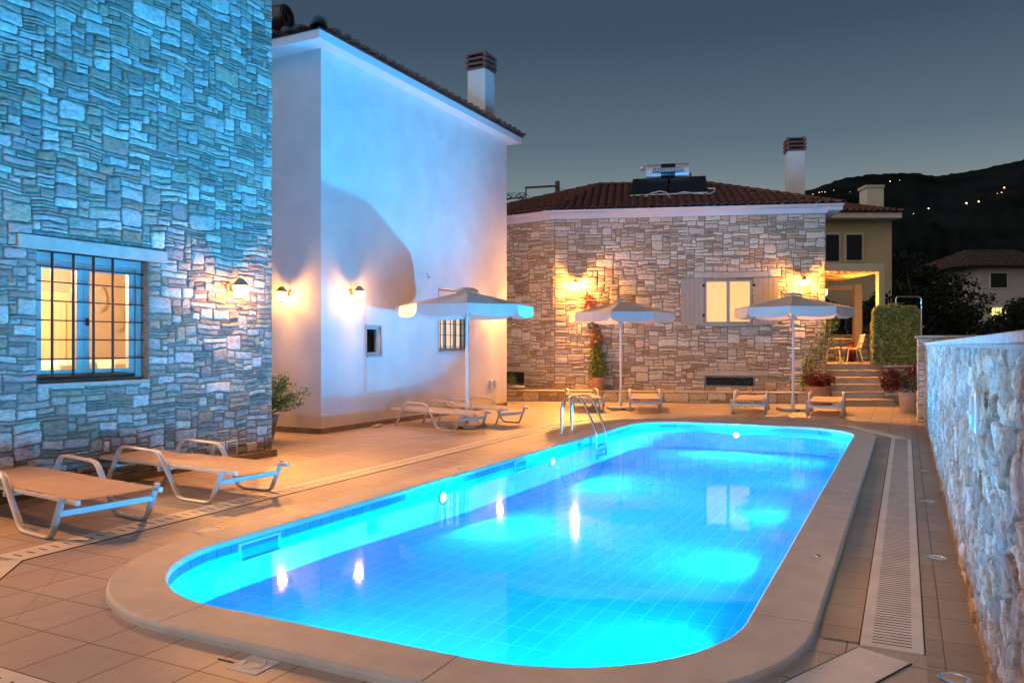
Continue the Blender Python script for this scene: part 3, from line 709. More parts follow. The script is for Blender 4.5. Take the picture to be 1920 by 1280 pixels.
def barrel(mb, a, b, w, h, up, n=6, taper=.84):
    """one barrel tile from a (low end) to b (high end)"""
    a = Vector(a); b = Vector(b); t = (b - a).normalized(); s_ = t.cross(up).normalized(); u = s_.cross(t)
    vs = []
    for p_, k in ((a, 1), (b, taper)):
        for th_ in (1., .82):
            for j in range(n + 1):
                an = math.pi * j / n; vs.append(p_ + s_ * math.cos(an) * w / 2 * k * th_ + u * math.sin(an) * h * k * th_)
    m_ = n + 1; fs = []
    for j in range(n):
        fs.append((j, j + 1, 2 * m_ + j + 1, 2 * m_ + j)); fs.append((j, m_ + j, m_ + j + 1, j + 1)); fs.append((m_ + j, 3 * m_ + j, 3 * m_ + j + 1, m_ + j + 1))
    mb.add(vs, fs)
def tiled_face(mb, P0, P1, top, sp=.235, row=.34, w=.2, h=.085, seed=0):
    """P0-P1 eave (left to right), top: polygon of upper points; tiles clipped to the face polygon"""
    rng = random.Random(seed); P0 = Vector(P0); P1 = Vector(P1); e_ = (P1 - P0); L = e_.length; e_.normalize()
    T = [Vector(t) for t in top]; nrm = e_.cross((T[0] - P0)).normalized()
    if nrm.z < 0: nrm = -nrm
    up_ = nrm.cross(e_).normalized()
    poly = [((p - P0).dot(e_), (p - P0).dot(up_)) for p in [P0, P1] + T]
    def inside(x, y):
        c_ = False
        for i in range(len(poly)):
            x1_, y1_ = poly[i]; x2_, y2_ = poly[i - 1]
            if (y1_ > y) != (y2_ > y) and x < (x2_ - x1_) * (y - y1_) / (y2_ - y1_) + x1_: c_ = not c_
        return c_
    ny = int(max(p[1] for p in poly) / row) + 1; nx = int(L / sp)
    for i in range(nx + 1):
        x = (i + .5) * L / (nx + 1)
        for j in range(ny):
            y = j * row + .1
            if not inside(x, y) or not inside(x, y + row * .45): continue
            A = P0 + e_ * (x + rng.uniform(-.006, .006)) + up_ * (j * row - (.06 if j == 0 else 0)) + nrm * (.035 + rng.uniform(0, .008)); B = A + up_ * (row + .05) - nrm * .02
            barrel(mb, A, B, w, h, nrm)
    mb.add([tuple(p) for p in [P0, P1] + T], [tuple(range(2 + len(T)))])
def ridge_tiles(mb, a, b, w=.26, h=.085, row=.36):
    a = Vector(a); b = Vector(b); n = max(1, int((b - a).length / row))
    for i in range(n):
        p_ = a.lerp(b, i / n); q_ = a.lerp(b, (i + 1.12) / n); barrel(mb, p_ + Vector((0, 0, .03)), q_ + Vector((0, 0, .015)), w, h, Vector((0, 0, 1)), 6)
mb = MB(); EZ = TOP + .165
e0 = (-14.85, 10.72, EZ); e1 = (-9.06, 10.72, EZ); e2 = (-9.06, 18.9, EZ); e3 = (-14.85, 18.9, EZ); r0 = (-11.95, 13.6, EZ + .75); r1 = (-11.95, 16.0, EZ + .75)
tiled_face(mb, e1, e2, [r1, r0], sp=.29, seed=1); tiled_face(mb, e0, e1, [r0], sp=.29, seed=2); tiled_face(mb, e2, e3, [r1], sp=.29, seed=3); tiled_face(mb, e3, e0, [r0, r1], sp=.29, seed=4)
ridge_tiles(mb, e1, r0, .3, .16); ridge_tiles(mb, e2, r1); ridge_tiles(mb, r0, r1)
rel(mb, WO).build('roof', M_tile_roof, wh, ang=50)
# windows of the white house
def window(fr, hole, par, o, cell, frame_m, pane_m, dep=.10, mull=1, fw=.05, back=None):
    a, b, c, d = hole; k = MB()
    fr.box(k, a, a + fw, c, d, -dep - .05, -dep); fr.box(k, b - fw, b, c, d, -dep - .05, -dep); fr.box(k, a + fw, b - fw, c, c + fw, -dep - .05, -dep); fr.box(k, a + fw, b - fw, d - fw, d, -dep - .05, -dep)
    for i in range(mull):
        u = a + (b - a) * (i + 1) / (mull + 1); fr.box(k, u - fw * .7, u + fw * .7, c + fw, d - fw, -dep - .045, -dep - .002)
    w_ = rel(k, o).build('window', frame_m, par, bevel=.003)
    g = MB(); g.add([fr.p(a + .01, c + .01, -dep - .025), fr.p(b - .01, c + .01, -dep - .025), fr.p(b - .01, d - .01, -dep - .025), fr.p(a + .01, d - .01, -dep - .025)], [(0, 1, 2, 3)]); rel(g, o).build('pane', M_glass, w_, smooth=False)
    g = MB(); bd = -dep - .16
    fr.box(g, a - .05, b + .05, c - .05, d + .05, bd - .02, bd); rel(g, o).build('blind', pane_m, w_, smooth=False)
    return w_
window(F2, W1, wh, WO, 1, M_frame, M_darkwin, .06, 0, .06)
w2 = window(F2, W2, wh, WO, 1, M_frame, M_curtain2, .10, 2, .07)
g = MB()
for k in range(6): g.tube([F2.p(W2[0] + .12 + k * .22, W2[2] + .04, -.04), F2.p(W2[0] + .12 + k * .22, W2[3] - .45, -.04)], .012, 6)
for k in range(4): g.tube([F2.p(W2[0] + .01, W2[2] + .1 + k * .26, -.05), F2.p(W2[1] - .01, W2[2] + .1 + k * .26, -.05)], .007, 6)
rel(g, WO).build('window_guard', M_iron, wh)
g = MB(); F2.box(g, W2[0] + .05, W2[1] - .05, W2[3] - .42, W2[3] - .03, -.09, -.05); rel(g, WO).build('shutter_box', M_shutter, w2, bevel=.004)
for H_ in (W1, W2):
    g = MB(); a, b, c, d = H_; s_ = .03
    F2.box(g, a - s_, a, c - s_, d + s_, -.02, .012); F2.box(g, b, b + s_, c - s_, d + s_, -.02, .012); F2.box(g, a, b, d, d + s_, -.02, .012); F2.box(g, a, b, c - s_ - .01, c, -.02, .03); rel(g, WO).build('window_surround', M_frame, wh, bevel=.003)

def chimney(par, o, x, y, z0, z1, w, d_, rz, capm, bodym, n=3):
    M_ = Matrix.Translation(Vector((x, y, 0)) - o) @ Matrix.Rotation(rz, 4, 'Z')
    k = MB(); k.box(-w / 2, w / 2, -d_ / 2, d_ / 2, z0, z1 - .42, M_); ch_ = k.build('chimney', bodym, par, bevel=.008)
    k = MB(); zz = z1 - .42
    for i in range(n):
        k.box(-w / 2 - .02, w / 2 + .02, -d_ / 2 - .02, d_ / 2 + .02, zz, zz + .05, M_)
        for sx_ in (-1, 1):
            for sy_ in (-1, 1): k.box(sx_ * w / 2 - .045, sx_ * w / 2 + .045, sy_ * d_ / 2 - .045, sy_ * d_ / 2 + .045, zz + .052, zz + .128, M_)
        zz += .13
    k.box(-w / 2 - .02, w / 2 + .02, -d_ / 2 - .02, d_ / 2 + .02, zz, zz + .04, M_)
    k.build('chimney_cap', capm, ch_, bevel=.005)
    k = MB(); k.box(-w / 2 + .06, w / 2 - .06, -d_ / 2 + .06, d_ / 2 - .06, z1 - .415, z1 - .05, M_); k.build('flue', M_dark, ch_)
    return ch_
chimney(wh, WO, -9.9, 18.05, 7.0, 9.12, .52, .52, 0, M_chcap, M_plaster)

# ================================================================== LANTERNS
def make_lantern(label, x, y, z, rz, power=LAMP_W, sc=1.0):
    """local: wall at x=0, outwards +x"""
    t = thing('wall_lantern', label, 'wall lamp', (x, y, z), rz, 'warm lanterns fixed to the house walls'); t.scale = (1.22,) * 3
    MB().lathe([(.045, 0), (.045, .012), (.03, .02), (.001, .02)], 16, (0, 0, .05), (1, 0, 0)).build('wall_plate', M_lampmetal, t)
    MB().tube([(.01, 0, .05), (.03, 0, .01), (.06, 0, -.0), (.09, 0, .03), (.12, 0, .075), (.15, 0, .11), (.17, 0, .12)], .012, 8).build('bracket', M_lampmetal, t)
    def sq(r_, zz): return [(.17 + a * r_, b * r_, zz) for a, b in ((-1, -1), (1, -1), (1, 1), (-1, 1))]
    cap = MB(); v = sq(.060, .055) + sq(.063, .061) + sq(.035, .105) + sq(.02, .13) + [(.17, 0, .14)]
    f = [(3, 2, 1, 0)]
    for L in range(3):
        for i in range(4): f.append((L * 4 + i, L * 4 + (i + 1) % 4, L * 4 + 4 + (i + 1) % 4, L * 4 + 4 + i))
    for i in range(4): f.append((12 + i, 12 + (i + 1) % 4, 16))
    cap.add(v, f); cap.build('cap', M_lampmetal, t, smooth=False)
    g = MB(); v = sq(.056, .053) + sq(.040, -.085); g.add(v, [(i, (i + 1) % 4, 4 + (i + 1) % 4, 4 + i) for i in range(3)]); g.build('glass', M_lglass, t, smooth=False)
    g = MB(); g.add(v, [(3, 0, 4, 7)]); g.build('back_glass', M_bglass, t, smooth=False)
    ed = MB()
    for a, b in ((-1, -1), (1, -1), (1, 1), (-1, 1)): ed.bar((.17 + a * .064, b * .064, .055), (.17 + a * .043, b * .043, -.087), .006, .006)
    ed.build('frame', M_lampmetal, t)
    fo = MB()
    for a, b, c_, d_ in ((-.046, .046, -.046, -.036), (-.046, .046, .036, .046), (-.046, -.036, -.036, .036), (.036, .046, -.036, .036)): fo.box(.17 + a, .17 + b, c_, d_, -.1, -.0855)
    fo.build('foot_ring', M_lampmetal, t, smooth=False)
    sd = bpy.data.lights.new('bulb_fill_spot', 'SPOT'); sd.energy = power * 1.1; sd.color = WARM; sd.shadow_soft_size = .04; sd.spot_size = R(165); sd.spot_blend = 1.0  # extra spot added beside the bulb, lights the deck and spares the wall
    so = bpy.data.objects.new('bulb_fill_spot', sd); C.objects.link(so); so.parent = t; so.location = (.17, 0, -.022); so.rotation_euler = (0, R(-62), 0)
    ld = bpy.data.lights.new('bulb', 'POINT'); ld.energy = power * .16; ld.color = WARM; ld.shadow_soft_size = .04
    lo = bpy.data.objects.new('bulb', ld); C.objects.link(lo); lo.parent = t; lo.location = (.17, 0, -.022)
    return t
TH3 = R(18)
B3O = Vector((-8.9055, 21.2165, 0)); U3 = Vector((math.cos(TH3), math.sin(TH3), 0)); N3 = Vector((U3.y, -U3.x, 0))
make_lantern('lit lantern on the stone wall right of the barred window', -8.17, 7.83, 2.33, 0)
make_lantern('lit lantern on the stone wall left of the barred window, out of the photo', -8.17, 3.4, 2.33, 0, LAMP_W * .75)
make_lantern('lit lantern on narrow end wall of the white house above the tap', -10.13, 11.16, 2.50, R(-90), LAMP_W * .7)
make_lantern('lit lantern on long white wall left of the small square window', -9.4, 12.0, 2.55, 0, LAMP_W * .6)
make_lantern('lantern on long white wall behind the white parasol', -9.4, 17.75, 2.42, 0)
pA = B3O + U3 * .36; pB = B3O + U3 * 6.67
make_lantern('lit lantern on far stone house left of its shuttered window', pA.x, pA.y, 3.33, TH3 - R(90), LAMP_W * 3.4)
make_lantern('lit lantern on far stone house right of its shuttered window', pB.x, pB.y, 3.33, TH3 - R(90), LAMP_W * 2.2)
pC = B3O + U3 * 7.3 - N3 * 1.15
make_lantern('lit lantern round the corner of far stone house under the pergola', pC.x, pC.y, 3.15, TH3, LAMP_W * 1.5)

# ================================================================== POOL LAMPS
def pool_lamp(label, x, y, z, rz, power, size=.11):
    t = thing('pool_lamp', label, 'pool light', (x, y, z), rz, 'round underwater lamps in the pool walls')
    MB().lathe([(.085, 0), (.085, .008), (.07, .014), (.062, .012), (.062, .004), (.001, .004)], 24, (0, 0, 0), (1, 0, 0)).build('rim', M_steel, t)
    MB().lathe([(.06, .004), (.05, .016), (.03, .022), (.001, .024)], 24, (0, 0, 0), (1, 0, 0)).build('lens', M_ppool, t)
    ld = bpy.data.lights.new('underwater_bulb', 'AREA'); ld.shape = 'DISK'; ld.size = size; ld.energy = power; ld.color = BLUE; ld.spread = R(180)
    lo = bpy.data.objects.new('underwater_bulb', ld); C.objects.link(lo); lo.parent = t; lo.location = (.035, 0, 0)
    lo.rotation_euler = (0, R(-90 - 55), 0)
    return t
pool_lamp('glowing underwater lamp on left pool wall, the one nearer the camera', PX0 + .003, 7.87, -.17, 0, POOL_W * 1.8)
pool_lamp('glowing underwater lamp on left pool wall, the one by the ladder', PX0 + .003, 11.05, -.17, 0, POOL_W * 1.7)
pool_lamp('glowing underwater lamp in the far end wall of the pool', -2.99, PY1 - .003, -.17, R(-90), POOL_W * 3.8, .22)
for i, y in enumerate((4.95, 7.4, 9.9, 12.4, 14.6)):  # unseen lamps: inferred from the blue house walls, extras added to even the floor
    pool_lamp('unseen underwater lamp on right pool wall under the coping, ' + ('nearest the camera', 'second nearest the camera', 'halfway along the pool', 'second farthest from the camera', 'farthest from the camera')[i], PX1 - .003, y, -.17, R(180), POOL_W * (.95, 1.05, .8, .35, .35)[i])
for i, x in enumerate((-3.4, -2.2)):  # unseen lamps added to spread light evenly over the pool floor
    pool_lamp('unseen underwater lamp added in the near end wall of the pool, ' + ('left' if i == 0 else 'right') + ' one', x, PY0 + .003, -.17, R(90), POOL_W * .7)

# skimmers
for i, (y0, y1, lab) in enumerate(((4.72, 5.2, 'larger'), (9.75, 10.15, 'smaller'))):
    t = thing('pool_skimmer', ('near' if i == 0 else 'far') + ' white skimmer mouth in the left pool wall', 'pool skimmer', (PX0, (y0 + y1) / 2, -.07), 0, 'skimmer mouths in the left pool wall'); w = (y1 - y0) / 2
    k = MB().box(.001, .014, -w, w, .045, .066).box(.001, .014, -w, w, -.1, -.08).box(.001, .014, -w, -w + .03, -.08, .045).box(.001, .014, w - .03, w, -.08, .045); k.build('frame', M_plast, t, bevel=.003)
    MB().box(.0005, .004, -w + .03, w - .03, -.08, .045).build('throat', mat('skimmer_throat', (.12, .25, .3), .6), t)
    MB().box(.006, .05, -w + .03, w - .03, -.075, -.068).build('lip', M_plast, t)

# ladder
t = thing('pool_ladder', 'curved stainless steel pool ladder on the left edge of pool', 'pool ladder', (PX0, 12.75, .05))
for y in (-.22, .24):
    P = [(-.47, y, 0), (-.47, y, .45)]
    P += [(-.47 + .22 - .22 * math.cos(a), y, .45 + .22 * math.sin(a)) for a in [R(x) for x in (20, 45, 70, 90)]]
    P += [(-.18, y, .665), (-.1, y, .62), (-.03, y, .52), (.15, y, .12), (.17, y, .05), (.175, y, -.12), (.175, y, -.36)]
    MB().tube(P, .0215, 12).build('rail', M_steel, t, ang=80)
    MB().lathe([(.045, 0), (.045, .006), (.026, .014), (.024, .014)], 16, (-.47, y, .002)).build('flange', M_steel, t)
for k in range(3):
    MB().box(.13, .20, -.2, .22, -.16 - k * .085, -.145 - k * .085).build('tread', M_steel, t, bevel=.004)

# ================================================================== FAR STONE HOUSE
fh = thing('stone_house', 'single storey stone house with terracotta roof beyond the far end of pool', 'house', B3O); FO = B3O.copy()
F3 = Frame((B3O.x, B3O.y), 18)
SL, SR, ZT = -.26, 7.28, 5.25
WB = (4.0, 5.32, 2.2, 3.46); WE = (4.02, 5.38, .43, .72)
LB = (3.72, 5.72, 3.5, 3.66); LE = (3.78, 5.74, .74, .88)
holes = [WB, WE]
rel(panel(F3, SL, SR, 0, ZT, holes, .2), FO).build('wall', M_mortar, fh, smooth=False)
mb = masonry(F3, SL, SR, 0.2, ZT, holes + [LB, LE], 5, PALB, .066, .045, .05, (.010, .028), quoin=[SL])
cornerp = F3.p(SL, 0); THL = math.degrees(math.atan2(-.184, .983))
F4 = Frame((cornerp.x - .983 * 6, cornerp.y + .184 * 6), THL)
WD = (3.0, 4.9, .42, .80); LD = (2.9, 5.35, .80, .95)
rel(panel(F4, 0, 6, 0, ZT, [WD], .25), FO).build('wall', M_mortar, fh, smooth=False)
mb2 = masonry(F4, 0, 6, .2, ZT, [WD, LD], 8, PALB, .066, .045, .05, (.010, .028), quoin=[])
rel(mb, FO).build('stonework', M_stone, fh, col=True, ang=50); rel(mb2, FO).build('stonework', M_stone, fh, col=True, ang=50)
for fr, L_ in ((F3, LB), (F3, LE), (F4, LD)):
    k = MB(); fr.box(k, L_[0], L_[1], L_[2], L_[3] - .002, -.1, .035); rel(k, FO).build('lintel', M_lintel, fh, bevel=.006)
# back and right walls
k = MB(); Pb = [F3.p(SR, 0), F3.p(SR, 0, -8), F3.p(-4.5, 0, -8.5), F4.p(0, 0)]
for a, b in zip(Pb[:-1], Pb[1:]): k.add([a, b, b + Vector((0, 0, ZT)), a + Vector((0, 0, ZT))], [(0, 1, 2, 3)])
rel(k, FO).build('rear_wall', M_plaster, fh, smooth=False)
w3 = window(F3, WB, fh, FO, 1, M_frame, M_curtain, .05, 1, .065)
for (a_, b_) in ((WB[0] - .66, WB[0] - .03), (WB[1] + .03, WB[1] + .68)):
    k = MB(); n_ = 5
    for i in range(n_):
        u = a_ + (b_ - a_) * i / n_; F3.box(k, u + .003, u + (b_ - a_) / n_ - .003, WB[2] - .02, WB[3] + .03, .04, .065)
    sh = rel(k, FO).build('shutter', M_shutter, fh, bevel=.003)
    k = MB()
    for z in (WB[2] + .22, WB[3] - .2): F3.box(k, a_ + .01, b_ - .01, z, z + .05, .066, .082)
    rel(k, FO).build('batten', M_shutter, sh, bevel=.003)
    k = MB()
    for z in (WB[2] + .2, WB[3] - .22):
        e_ = b_ if a_ < WB[0] else a_; F3.box(k, e_ - .03, e_ + .03, z, z + .08, .068, .09)
    rel(k, FO).build('hinge', M_iron, sh)
k = MB(); F3.box(k, WB[0] - .05, WB[1] + .05, WB[2] - .06, WB[2] - .002, -.15, .05); rel(k, FO).build('sill', M_lintel, fh, bevel=.004)
window(F3, WE, fh, FO, 1, M_frame, M_darkwin, .07, 0, .03); window(F4, WD, fh, FO, 1, M_plinth, M_darkwin, .12, 0, .03)
for fr, H_ in ((F3, WE), (F4, WD)):
    k = MB(); a, b, c, d = H_
    for i in range(8):
        u = a + .1 + i * (b - a - .2) / 7; k.tube([fr.p(u, c + .01, -.04), fr.p(u, d - .01, -.04)], .01, 6)
    for z in ((c + d) / 2 + .04, c + .09): k.tube([fr.p(a + .01, z, -.05), fr.p(b - .01, z, -.05)], .012, 6)
    rel(k, FO).build('window_guard', M_iron, fh)
# bench ledge
BD = .5
k = MB(); F3.box(k, -4.2, 6.75, 0, .27, .04, BD); rel(k, FO).build('bench', M_mortar, fh, smooth=False)
FB = Frame(F3.p(0, 0, BD).xy, 18); mb = masonry(FB, -4.2, 6.75, 0, .27, [], 21, PALB, .085, .065, .2, (.008, .02)); rel(mb, FO).build('bench_stonework', M_stone, fh, col=True, ang=50)
k = MB(); F3.box(k, -4.2, 6.78, .27, .315, .04, BD + .045); rel(k, FO).build('bench_top', M_step, fh, bevel=.008)
# eaves and roof
k = MB(); OE = .38
F3.box(k, SL - .12, SR + .02, ZT, ZT + .15, -.1, .12); F4.box(k, 0, 6.06, ZT, ZT + .15, -.1, .121); rel(k, FO).build('fascia', M_white, fh, bevel=.006)
k = MB(); F3.box(k, SL - .3, SR + OE, ZT + .152, ZT + .2, -.3, .3); F4.box(k, 0, 6.1, ZT + .155, ZT + .197, -.3, .3)
k.obox(F3.o, F3.u, F3.n, Vector((0, 0, 1)), SR + .02, SR + OE, -8, .29, ZT + .05, ZT + .15)
rel(k, FO).build('soffit', M_white, fh, bevel=.004)
def gutter(fr, u0, u1, z, n_, name='gutter'):
    k = MB(); prof = [(math.cos(R(a)) * .06, math.sin(R(a)) * .06) for a in range(180, 361, 20)]
    vs = [fr.p(u, z + b, n_ + a) for u in (u0, u1) for a, b in prof] + [fr.p(u, z + b * .9, n_ + a * .9) for u in (u0, u1) for a, b in prof]
    m_ = len(prof); fs = [(i, i + 1, m_ + i + 1, m_ + i) for i in range(m_ - 1)] + [(2 * m_ + i, 3 * m_ + i, 3 * m_ + i + 1, 2 * m_ + i + 1) for i in range(m_ - 1)]
    fs += [(0, m_, 3 * m_, 2 * m_), (m_ - 1, 3 * m_ - 1, 4 * m_ - 1, 2 * m_ - 1)]
    k.add(vs, fs)
    for i in range(int((u1 - u0) / .9)):
        u = u0 + .3 + i * .9; fr.box(k, u - .012, u + .012, z - .075, z + .02, n_ - .06, n_ + .068)
    return k
rel(gutter(F3, SL - .3, SR + OE, ZT + .2, .38), FO).build('gutter', M_alu, fh); rel(gutter(F4, 0, 6.0, ZT + .2, .38), FO).build('gutter', M_alu, fh)
RZ = ZT + .2
def D(px, d):
    r_ = Vector((math.cos(YAW), math.sin(YAW), 0)); f_ = Vector((-math.sin(YAW), math.cos(YAW), 0)); return r_ * ((px - 960) / 1480 * d) + f_ * d
def Zp(py, d): return 1.6 - (py - 647) / 1480 * d
C0 = F3.p(SL - .12, RZ, .33); C1 = F3.p(SR + OE + .02, RZ, .33); CL = F4.p(0, RZ, .33); CBR = F3.p(SR + OE, RZ, -8); CBL = F3.p(-4.5, RZ, -8.5)
r0 = D(1122, 26.5); r0.z = Zp(348, 26.5); r1 = D(1320, 25.6); r1.z = Zp(345, 25.6)
mb = MB(); tiled_face(mb, C0, C1, [r1, r0], seed=10); tiled_face(mb, CL, C0, [r0], seed=11); tiled_face(mb, C1, CBR, [r1], seed=12); tiled_face(mb, CBR, CBL, [r0, r1], seed=13); tiled_face(mb, CBL, CL, [r0], seed=14)
ridge_tiles(mb, C0, r0); ridge_tiles(mb, C1, r1); ridge_tiles(mb, r0, r1); ridge_tiles(mb, CL, r0)
rel(mb, FO).build('roof', M_tile_roof, fh, ang=50)
c_ = D(1490, 25.4); chimney(fh, FO, c_.x, c_.y, 5.8, Zp(262, 25.4), .52, .52, TH3, M_chcap, M_plaster)

# solar water heater
hp = D(1252, 24.6); hz = 6.18
t = thing('solar_water_heater', 'solar water heater with lettered tank on the far stone house roof', 'solar heater', (hp.x, hp.y, hz), TH3 - R(4))
MB().tube([(-.66, .32, .82), (.64, .32, .82)], .31, 28).build('tank', M_tank, t, ang=60)
MB().tube([(-.21, .32, .82), (.23, .32, .82)], .316, 28).build('tank_band', M_black, t, ang=60)
MB().box(-.46, .48, -.012, -.004, .80, .94).build('name_plate', mat('name_plate_paint', (.10, .16, .24), .4), t)
fc = bpy.data.curves.new('lettering', 'FONT'); fc.body = 'ΗΛΙΟΘΕΡΜΙΣ'; fc.size = .145; fc.align_x = 'CENTER'; fc.align_y = 'CENTER'; fc.extrude = .002; fc.offset = .003
fo = bpy.data.objects.new('tmp', fc); C.objects.link(fo); bpy.context.view_layer.update()
tm = bpy.data.meshes.new_from_object(fo.evaluated_get(bpy.context.evaluated_depsgraph_get())); bpy.data.objects.remove(fo)
tm.name = 'lettering'; tm.materials.clear(); tm.materials.append(mat('lettering_paint', (.6, .68, .75), .5)); lo = bpy.data.objects.new('lettering', tm); C.objects.link(lo); lo.parent = t
lo.rotation_euler = (R(90), 0, 0); lo.location = (.01, -.016, .87); lo.scale = (1.12, .85, 1)
for sx_ in (-1, 1):
    k = MB(); cx = sx_ * .57 + .04
    k.add([(cx - .54, -.95, .02), (cx + .54, -.95, .02), (cx + .54, -.1, .62), (cx - .54, -.1, .62), (cx - .54, -.91, -.05), (cx + .54, -.91, -.05), (cx + .54, -.06, .55), (cx - .54, -.06, .55)], [(0, 1, 2, 3), (7, 6, 5, 4), (0, 4, 5, 1), (1, 5, 6, 2), (2, 6, 7, 3), (3, 7, 4, 0)])
    k.build('collector', M_black, t, smooth=False)
k = MB(); k.bar((-1.1, -.97, -.06), (1.2, -.97, -.06), .04, .03); k.bar((-.6, -.9, -.18), (.7, -.9, -.18), .04, .05)
for x in (-.5, .6): k.bar((x, .25, .3), (x, .25, -.1), .04, .04); k.bar((x, -.9, -.15), (x, .3, -.05), .03, .03); 
k.build('frame', M_alu, t)
k = MB(); k.tube([(.14, -1.1, -.38), (.1, -1.05, -.2), (-.02, -1.0, -.02), (-.2, -1.0, .03), (-.45, -1.0, -.02), (-.75, -1.0, -.18), (-1.0, -.98, -.2), (-1.05, -.95, -.12)], .022, 8)
k.tube([(.14, -1.1, -.38), (.16, -1.05, -.2), (.25, -1.0, -.08), (.5, -1.0, -.02), (.8, -1.0, -.08), (1.2, -1.0, -.12), (1.38, -.95, -.04), (1.4, -.8, .08), (1.2, -.75, .1)], .022, 8); k.build('pipe', M_plast, t, ang=80)
k = MB(); k.lathe([(.001, -.09), (.06, -.07), (.085, 0), (.06, .07), (.001, .09)], 16, (-.78, .2, 1.0)); k.build('expansion_vessel', M_tank, t, ang=80)
MB().tube([(-.78, .2, .92), (-.77, .2, .5), (-.85, .2, .32), (-1.1, .2, .26), (-1.35, .2, .2)], .018, 8).build('riser_pipe', M_alu, t, ang=80)
MB().box(.66, .72, .1, .34, .45, .78).build('valve_box', M_bl_rubber, t, bevel=.01)

# dark solar tank on the white house
tp = D(528, 15.6); t = thing('solar_tank', 'dark round solar tank on the white house roof beside stone wall', 'solar tank', (tp.x, tp.y, Zp(36, 15.6)), R(10))
MB().tube([(-1.2, 0, 0), (.12, 0, 0)], .26, 28).build('tank', M_bl_rubber, t, ang=60); MB().lathe([(.24, 0), (.24, .03), (.16, .045), (.15, .01), (.07, .01), (.06, .05), (.001, .05)], 28, (.12, 0, 0), (1, 0, 0)).build('end_cap', M_bl_rubber, t)
k = MB()
for x in (-.9, -.1): k.bar((x, 0, -.2), (x, 0, -.95), .05, .05)
k.build('stand', M_iron, t)

# ================================================================== TERRACE, STEPS, PERGOLA
f_ = Vector((-math.sin(YAW), math.cos(YAW), 0)); r_ = Vector((math.cos(YAW), math.sin(YAW), 0))
TZ = 1.07
tr = thing('raised_terrace', 'raised paved terrace with low stone parapet beside the far stone house', 'terrace', D(1620, 22.6)); TO = Vector(tr.location); TO.z = 0
def cb(mb, px0, px1, d0, d1, z0, z1, dref=None):
    """box aligned with the steps (faces the pool end)"""
    dr_ = dref or d0; a = (px0 - 960) / 1480 * dr_; b = (px1 - 960) / 1480 * dr_
    return mb.obox(Vector((0, 0, 0)), r_, f_, Vector((0, 0, 1)), a, b, d0, d1, z0, z1)
def cbt(mb, p0, p1, q0, q1, d0, d1, z0, z1):
    """box whose two sides splay with depth"""
    vs = []
    for z in (z0, z1):
        for d, (a, b) in ((d0, (p0, p1)), (d1, (q0, q1))):
            for px in (a, b): v = r_ * ((px - 960) / 1480 * d) + f_ * d; v.z = z; vs.append(v)
    return mb.add(vs, [(0, 2, 3, 1), (4, 5, 7, 6), (0, 1, 5, 4), (2, 6, 7, 3), (0, 4, 6, 2), (1, 3, 7, 5)])
k = MB(); cb(k, 1500, 1740, 22.75, 30, 0, TZ - .03, 22.7); rel(k, TO).build('retaining_body', M_mortar, tr, smooth=False)
k = MB(); cb(k, 1500, 1740, 22.62, 30, TZ - .03, TZ, 22.7); rel(k, TO).build('paving', M_step, tr, bevel=.006)
k = MB(); cb(k, 1490, 1700, 28.2, 28.5, TZ, TZ + .86, 28.2); rel(k, TO).build('parapet', M_mortar, tr)
FP = Frame((r_ * ((1490 - 960) / 1480 * 28.2) + f_ * 28.19).xy, math.degrees(YAW)); mb = masonry(FP, 0, 210 / 1480 * 28.2, TZ, TZ + .86, [], 31, PALB, .09, .08, .15, (.01, .03)); rel(mb, TO).build('parapet_stonework', M_stone, tr, col=True, ang=50)
k = MB(); cb(k, 1488, 1702, 28.1, 28.6, TZ + .86, TZ + .91, 28.2); rel(k, TO).build('parapet_top', M_lintel, tr, bevel=.006)
st = thing('garden_steps', 'six pale marble steps rising to the terrace right of the far house', 'steps', D(1620, 20.6)); SO = Vector(st.location)
for i in range(6):
    d0 = 20.6 + i * .4; pxr = [1677, 1668, 1657, 1656, 1655, 1655][i]; pxl = [1572, 1562, 1556, 1552, 1550, 1549][i]
    k = MB(); cb(k, pxl, pxr, d0 + .02, d0 + (.45 if i < 5 else .42), 0 if i == 0 else i * .178 - .17, (i + 1) * .178 - .03); s1 = rel(k, SO).build('riser', M_step, st)
    k = MB(); cb(k, pxl - 1, pxr + 1, d0 - .012, d0 + .43, (i + 1) * .178 - .03, (i + 1) * .178 + (.0 if i < 5 else .002)); rel(k, SO).build('tread', M_step, s1, bevel=.008)
# planter wall with hedge
pw = thing('planter_wall', 'low stone planter wall under the clipped hedge right of the steps', 'planter', D(1690, 20.9)); PO = Vector(pw.location)
k = MB(); cbt(k, 1657, 1732, 1656.5, 1700, 20.95, 22.6, 0, 1.02); rel(k, PO).build('wall', M_mortar, pw)
FQ = Frame((r_ * ((1657 - 960) / 1480 * 20.95) + f_ * 20.94).xy, math.degrees(YAW)); mb = masonry(FQ, 0, 75 / 1480 * 20.95, 0, 1.0, [], 41, PALB, .07, .06, .15, (.01, .03)); rel(mb, PO).build('stonework', M_stone, pw, col=True, ang=50)
k = MB(); cbt(k, 1656, 1733, 1655.5, 1701, 20.88, 22.61, 1.02, 1.06); rel(k, PO).build('coping', M_step, pw, bevel=.006)
hg = thing('clipped_hedge', 'square clipped leafy hedge on the planter wall behind the shower', 'hedge', D(1680, 21.2)); HO = Vector(hg.location)
rs = np.random.RandomState(3); n = 26000
wid = (1722 - 1634) / 1480 * 21.3; U_ = rs.rand(n) * wid; V_ = rs.rand(n) * 1.5; Zz = rs.rand(n) * 1.58
